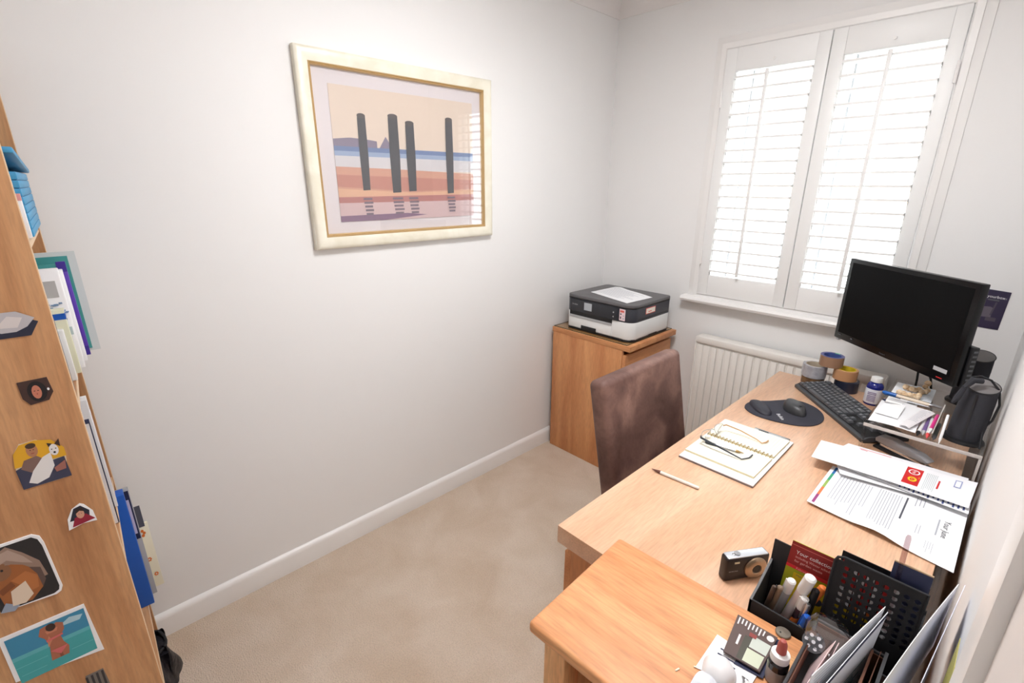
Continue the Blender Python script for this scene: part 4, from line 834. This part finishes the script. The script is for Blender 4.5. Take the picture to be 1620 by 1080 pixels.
m = M().box(x0+.004, x1, y+.022, y+.0235, z0_, z1_-.004, MBLACK); m.build('rear_sheet', t)
M().box(x0, x1, y, y+.0235, z0_, z0_+.003, MBLACK).build('pocket_floor', t)
m = M(); q = Sheet(m, (1.676, y+.010, .80), (1.755, y+.010, .80), (1.755, y+.010, .940), (1.676, y+.010, .940)); q.base(mat('leaflet_dark', (60, 30, 34), .6), .0008)
R = random.Random(11)
for i in range(7):
    for j in range(11):
        v = j/11; mt = YEL if v < .35 and i < 5 else (WHITE if (v < .62 and i < 2) or i == 6 or R.random() < .25 else (RED if v > .4 else ORG))
        q.rect(i/7+.01, v+.01, (i+1)/7-.01, v+.085, mt, .0004)
tag(m.build('coloured_leaflet'), 'red, white and yellow leaflet seen through the perforated pocket', 'leaflet')
m = M().box(1.735, 1.7805, y+.0125, y+.0145, DZ+.01, .972, NAVY, .0005).box(1.735, 1.7805, y+.0123, y+.0148, .971, .973, mat('tan_edge', (186, 160, 130), .6)); tag(m.build('navy_folder'), 'navy folder with a tan top edge rising out of the perforated pocket', 'folder')
# brochure
m = M(); yb = -1.612; q = Sheet(m, (1.592, yb, .742), (1.672, yb, .742), (1.678, yb-.002, .914), (1.600, yb-.002, .912)); q.base(mat('brochure_green', (172, 176, 34), .45), .0012)
q.rect(0, .715, 1, 1, mat('brochure_red', (150, 32, 34), .45)); q.rect(0, .955, 1, .962, mat('pink_line', (220, 110, 104), .5)); q.rect(0, .675, 1, .715, mat('brochure_bright', (222, 46, 56), .5))
q.text('Your collection', .12, .865, .0105, WHITE, .88); q.text('including Winter schedule', .13, .815, .0068, mat('pale_pink', (236, 180, 176), .5), .84); q.text('for garden waste', .13, .765, .0068, mat('pale_pink'), .95); q.text('February', .2, .682, .006, mat('pale_pink'))
q.rect(.18, .2, .9, .64, YEL); q.text('MATERIALS', .24, .6, .006, DINK); q.disc(.72, .42, .12, .05, DINK)
tag(m.build('leaflet'), 'red and lime council leaflet reading Your collection in the organiser', 'leaflet')
# pens, tools in organiser
def op(lab, a, b, r, body, tip, cap=None, clip=True): return pen(lab, a, b, r, body, tip, cap, 'pens and tools standing in the black organiser', clip=clip)
op('fat white marker, tallest item among the organiser pens', (1.613, -1.640, .742), (1.645, -1.662, .893), .0085, mat('marker_white', (224, 214, 214), .4), WPL, WPL, False)
op('grey marker with a white end left of the fat white marker', (1.600, -1.632, .742), (1.620, -1.660, .868), .0065, LGREY, GREY, WPL)
op('dark purple pen with a white patterned cap in the organiser', (1.628, -1.650, .742), (1.645, -1.668, .855), .0058, mat('plum', (74, 52, 62), .4), BLACK, WPL)
op('orange handled tool leaning right in the organiser', (1.620, -1.675, .745), (1.662, -1.640, .872), .0065, ORG, BLACK, None, False)
op('black handled tool beside the orange one in the organiser', (1.645, -1.672, .745), (1.655, -1.655, .872), .0060, BLACK, BLACK, None, False)
op('dark brown pencil at the far left of the organiser', (1.585, -1.660, .742), (1.600, -1.672, .850), .0040, mat('dark_brown', (70, 54, 44), .5), BLACK, None, False)
op('taupe pen next to the dark brown pencil in the organiser', (1.590, -1.650, .742), (1.608, -1.668, .852), .0050, mat('taupe', (132, 112, 92), .4), BLACK, None)
op('blue capped pen at the front of the organiser', (1.640, -1.679, .742), (1.656, -1.681, .835), .0050, LGREY, BLACK, BLUE)
op('silver topped pen behind the blue capped pen', (1.640, -1.672, .742), (1.652, -1.672, .850), .0040, NAVY, BLACK, SILVER)
op('short orange stub lying low in the organiser', (1.612, -1.678, .745), (1.618, -1.682, .800), .0050, ORG, ORG, None, False)
op('clear ballpoint pointing up high behind the perforated pocket', (1.748, -1.644, .81), (1.742, -1.630, 1.018), .0036, clear('clear_barrel', (226, 214, 216), .1, 1.45), mat('clear_white'), None, False)

# ================================================================== LETTER RACK on the table
t = thing('letter_rack', 'black and brown letter rack holding papers on the small table', 'letter rack', (1.74, -1.80, TZ))
LB = mat('rack_grey', (62, 62, 64), .5); LBR = mat('rack_brown', (118, 76, 56), .6)
M().box(1.668, 1.761, -2.00, -1.700, TZ, TZ+.004, LB).build('rack_base', t)
M().box(1.668, 1.672, -2.00, -1.700, TZ+.004, .842, LB, .0008).box(1.672, 1.674, -2.00, -1.70, TZ+.004, .838, LBR).build('left_wall', t)
M().box(1.672, 1.761, -1.704, -1.700, TZ+.004, .86, LB, .0008).box(1.674, 1.759, -1.706, -1.704, TZ+.004, .856, LBR).build('back_wall', t)
X = Matrix(((0, 0, 1, 1.742), (1, 0, 0, 0), (0, 1, 0, 0), (0, 0, 0, 1)))
M().prism([(-2.0, TZ+.004), (-1.706, TZ+.004), (-1.706, .862), (-1.80, .880), (-2.0, .880)], .003, LBR, X).build('divider', t)
X = Matrix(((0, 0, 1, 1.757), (1, 0, 0, 0), (0, 1, 0, 0), (0, 0, 0, 1)))
M().prism([(-2.0, TZ+.004), (-1.706, TZ+.004), (-1.706, .87), (-2.0, .87)], .004, LB, X).build('right_wall', t)
def standing(name, label, cat, pts, mt, marks=None, t_=.0008, dz=None):
    m = M(); q = Sheet(m, *pts, dz=dz); q.base(mt, t_)
    if marks: marks(q)
    return tag(m.build(name), label, cat)
PK = mat('pale_pink_card', (222, 196, 196), .6)
standing('folded_leaflet', 'pale pink folded leaflet, left part standing in the letter rack', 'leaflet', [(1.683, -1.98, TZ+.006), (1.683, -1.742, TZ+.006), (1.705, -1.755, .885), (1.694, -1.93, .905)], PK, lambda q: q.lines(.1, .9, .2, .8, 6, mat('mauve'), .3, .4))
standing('folded_leaflet', 'pale pink leaflet leaning just behind the first in the letter rack', 'leaflet', [(1.694, -1.98, TZ+.006), (1.694, -1.742, TZ+.006), (1.709, -1.755, .885), (1.706, -1.93, .900)], PK)
standing('letter', 'tall white letter with teal lines in the middle of the letter rack', 'letter', [(1.699, -1.88, TZ+.006), (1.734, -1.712, TZ+.006), (1.742, -1.675, .918), (1.701, -1.87, .918)], WHITE, lambda q: (q.lines(.05, .95, .3, .95, 12, INK, .15, .3), q.rect(.0, .52, .9, .54, mat('teal_line', (40, 120, 140), .6))))
standing('letter', 'white letter with a dark curved edge beside the brown divider', 'letter', [(1.708, -1.90, TZ+.006), (1.7395, -1.712, TZ+.006), (1.7465, -1.680, .915), (1.712, -1.88, .908)], mat('letter_pale', (228, 230, 236), .7), lambda q: (q.lines(.1, .9, .2, .5, 5, mat('teal_line'), .4, .3), q.rect(.0, .93, 1, .99, NAVY)))
standing('brown_card', 'dark brown card leaning right of the divider in the letter rack', 'card', [(1.750, -1.97, TZ+.006), (1.750, -1.712, TZ+.006), (1.753, -1.712, .872), (1.750, -1.90, .872)], LBR)
standing('letter', 'big white letter with navy print standing right of the letter rack', 'letter', [(1.806, -1.56, TZ+.002), (1.766, -1.86, TZ+.002), (1.7635, -1.835, .930), (1.809, -1.56, .930)], WHITE, lambda q: (q.lines(.05, .95, .74, .93, 3, NAVY, .35, .75, 3), q.lines(.1, .8, .15, .65, 9, INK, .10, .5, 8)), dz=lambda u, v: .002*math.sin(3*u))
standing('letter', 'white letter with a blue tint standing rightmost by the wall', 'letter', [(1.814, -1.53, TZ+.002), (1.792, -1.85, TZ+.002), (1.792, -1.83, .915), (1.817, -1.54, .920)], mat('letter_blue', (222, 224, 240), .7))
standing('yellow_folder', 'olive yellow folder squeezed between the letter rack and the wall', 'folder', [(1.8165, -1.99, TZ+.002), (1.8185, -1.72, TZ+.002), (1.8205, -1.70, .945), (1.8195, -1.87, .945)], mat('olive_yellow', (176, 170, 96), .6))
# cut-glass ornament on rack edge
m = M(); CR = clear('cut_crystal', (250, 250, 252), .02, 2.3)
t = thing('crystal_paperweight', 'faceted clear crystal with a polka dot base on the organiser', 'paperweight', (1.690, -1.715, .845))
def ring(r, z, off=0, n=8): return [(r*math.cos(2*PI*(k+off)/n), r*math.sin(2*PI*(k+off)/n), z) for k in range(n)]
vs = ring(.020, 0)+ring(.031, .013, .5)+ring(.029, .024)+ring(.016, .038, .5)
fs = [list(range(8))[::-1], list(range(24, 32))]
for a in range(3):
    for k in range(8):
        if a % 2 == 0: fs += [(a*8+k, a*8+(k+1) % 8, (a+1)*8+k), (a*8+(k+1) % 8, (a+1)*8+(k+1) % 8, (a+1)*8+k)]
        else: fs += [(a*8+k, a*8+(k+1) % 8, (a+1)*8+(k+1) % 8), (a*8+k, (a+1)*8+(k+1) % 8, (a+1)*8+k)]
M().add(vs, fs, CR, False, Matrix.Rotation(.5, 4, 'X')).build('crystal', t, False)
m = M(); X = Matrix.Translation((-.012, -.018, -.004)) @ Matrix.Rotation(.75, 4, 'X')
m.lathe([(0, 0), (.015, 0), (.015, .003), (0, .003)], mat('foil_grey', (104, 106, 110), .3, metal=.5), 24, X)
for k in range(7): a = k*2*PI/6; r = 0 if k == 6 else .0095; m.lathe([(0, .0034), (.0027, .0034), (.0027, .003)], WHITE, 12, X @ Matrix.Translation((r*math.cos(a), r*math.sin(a), 0)))
m.build('polka_dot_base', t, False)

# ================================================================== ITEMS ON THE SIDE TABLE
t = thing('dropper_bottle', 'small dark dropper bottle with a red rubber bulb on the side table', 'bottle', (1.652, -1.800, TZ), 0)
M().lathe([(0, 0), (.0125, 0), (.014, .002), (.014, .026), (.0135, .0265)], mat('dropper_label', (150, 140, 136), .5), 28).lathe([(.0141, .0262), (.0141, .036), (.009, .043)], mat('amber_black', (30, 24, 26), .15), 28).build('bottle_body', t, False)
M().lathe([(.008, .041), (.0125, .041), (.013, .043), (.0125, .053), (.0075, .055)], WPL, 28).build('collar', t, False)
M().lathe([(.007, .054), (.0068, .060), (.0062, .070), (.004, .076), (0, .0775)], mat('red_rubber', (176, 84, 74), .5), 24).build('rubber_bulb', t, False)
m = M(); q = Sheet(m, (1.5815, -1.818, TZ+.0088), (1.634, -1.812, TZ+.0088), (1.6315, -1.731, TZ+.0088), (1.569, -1.733, TZ+.0088)); q.base(mat('card_brown', (92, 74, 70), .4), .003)
q.rect(.34, .02, .54, .62, mat('card_olive', (72, 70, 60), .5)); q.rect(.50, .03, .94, .36, mat('card_pale', (204, 210, 186), .5)); q.rect(.52, .40, .96, .70, mat('card_pale2', (200, 206, 196), .5)); q.disc(.88, .86, .09, .075, mat('card_white', (226, 222, 222), .5)); q.rect(.20, .30, .26, .56, mat('card_white'))
for k in range(8): q.rect(.06+.09*k, .86-(.04 if k % 3 else .09), .095+.09*k, .96, mat('card_white'))
q.rect(.42, .64, .60, .74, mat('card_red', (140, 60, 54), .5))
tag(m.build('loyalty_card'), 'brown card with pale green squares lying on the side table', 'card')
sheet_item('paper_slip', 'white paper slip under the brown card on the side table', 'paper', [(1.562, -1.870), (1.632, -1.850), (1.632, -1.79), (1.560, -1.79)], WHITE, TZ+.002, None, None, .0008, lambda q: (q.lines(.2, .9, .2, .8, 4, NAVY, .25, .5, 5)))
sheet_item('blue_card', 'dark blue card edge showing beneath the brown card', 'card', [(1.600, -1.822), (1.640, -1.815), (1.637, -1.728), (1.600, -1.735)], NAVY, TZ+.0036, None, None, .001)
# plastic blob
m = M()
def dome(u, v):
    a = 2*PI*u; f = PI/2*v; r = .024*math.cos(f)*(1+.04*math.sin(5*a)); return V3((1.590+r*math.cos(a), -1.852+r*math.sin(a), TZ+.003+.020*math.sin(f)))
m.grid(dome, 32, 10, mat('frosted_white', (232, 230, 230), .3)).grid(lambda u, v: V3((1.590+.024*v*math.cos(2*PI*u), -1.852+.024*v*math.sin(2*PI*u), TZ+.003)), 32, 1, mat('frosted_white'))
tag(m.build('white_tub'), 'rounded frosted white plastic cap at the bottom of the side table', 'cap')
m = M()
def crk(u, v): return V3((1.572+.075*u, -1.93+.06*v+.01*math.sin(5*u), TZ+.0035+.014*abs(math.sin(4*u+2*v))*(math.sin(PI*v)+.1)+.004*math.sin(9*u)*math.sin(PI*u)*math.sin(PI*v)))
m.grid(crk, 26, 20, mat('crinkled_wrap', (226, 230, 238), .25)); m.grid(lambda u, v: crk(u, v)-V3((0, 0, .0012)), 26, 20, mat('crinkled_wrap'))
tag(m.build('plastic_wrap'), 'crumpled white plastic wrap at the lower edge of the side table', 'wrap')
m = M().lathe([(0, 0), (.0105, 0), (.0115, .001), (.0115, .002), (.0105, .003), (0, .0035)], mat('pewter', (150, 142, 130), .35, metal=.7), 28, Matrix.Translation((1.633, -1.708, TZ+.0008))).lathe([(0, .0037), (.0014, .0037), (.0014, .0033)], BLACK, 10, Matrix.Translation((1.630, -1.712, TZ+.0008)))
tag(m.build('metal_disc'), 'small round pewter disc lying beside the organiser front', 'disc')
m = M(); m.tube([(1.636+.006*math.cos(q), -1.772+.010*math.sin(q), TZ+.0015+.001*math.sin(2*q)) for q in [2*PI*k/20 for k in range(20)]], .0006, SILVER, 6, True); m.tube([(1.640+.005*math.cos(q), -1.760+.008*math.sin(q), TZ+.002) for q in [2*PI*k/20 for k in range(20)]], .0006, SILVER, 6, True)
tag(m.build('split_ring'), 'thin wire key rings left of the dropper bottle', 'ring')
pen('black capped white pen lying across the table behind the white cap', (1.618, -1.838, TZ+.009), (1.664, -1.868, TZ+.009), .0045, WPL, SILVER, BLACK, 'pen at the table edge')
for i, (x, y, a) in enumerate(((1.545, -1.893, 1.3), (1.563, -1.868, .6))):
    o = M().box(-.004, .004, -.0013, .0013, 0, .002, mat('chalk_white', (240, 228, 200), .6), .0006).build('crumb'); place(o, (x, y, TZ+.0002), (0, 0, a)); tag(o, ('longer cream crumb on the bare side table', 'shorter cream crumb next to the white cap on the table')[i], 'crumb', 'cream crumbs on the side table')

# ================================================================== ADDED CEILING FILL AND OUTSIDE
t = thing('fill_light', 'unseen round fill lamp added overhead to brighten the room', 'fill light', (1.15, -1.45, CH))  # made-up lamp out of view, brightens the room like bounced flash
M().lathe([(.25, 0), (.25, -.02), (.24, -.025), (.236, -.022), (.236, -.010)], TRIM, 48, cap=False).build('rim', t, False)
M().lathe([(.236, -.014), (.22, -.019), (.15, -.021), (.07, -.022), (0, -.022)], mat('fill_glow', (252, 252, 253), .5, emit=FILL), 48).build('fill_disc', t, False)

GR = mat('outside_paving', (216, 214, 208), .9)
struct(M().box(-20, 22, .6, 30, -3.0, -2.8, GR).build('trim_7'))
t = thing('neighbouring_house', 'pale rendered house with an orange brick band seen through the louvres', 'house', (-4, 12, -2.8))
HR = mat('house_render', (232, 228, 222), .9); BRK = mat('house_brick', (230, 196, 164), .9); TIL = mat('house_tile', (200, 176, 168), .9)
M().box(-14, 6, 12, 18, -2.8, 2.2, HR).box(-14, 6, 11.9, 12, .9, 1.5, BRK).build('walls', t)
M().prism([(11.4, 2.2), (18.6, 2.2), (15, 5.0)], 20.6, TIL, Matrix(((0, 0, 1, -14.3), (1, 0, 0, 0), (0, 1, 0, 0), (0, 0, 0, 1)))).build('roof', t)
for x in (-11, -7, -3, 1): f_ = M().box(x, x+1.6, 11.85, 11.98, -.6, .6, UP).build('window_frame', t); M().box(x+.1, x+1.5, 11.83, 11.86, -.5, .5, mat('pane_blue', (190, 204, 222), .1)).build('pane', f_)
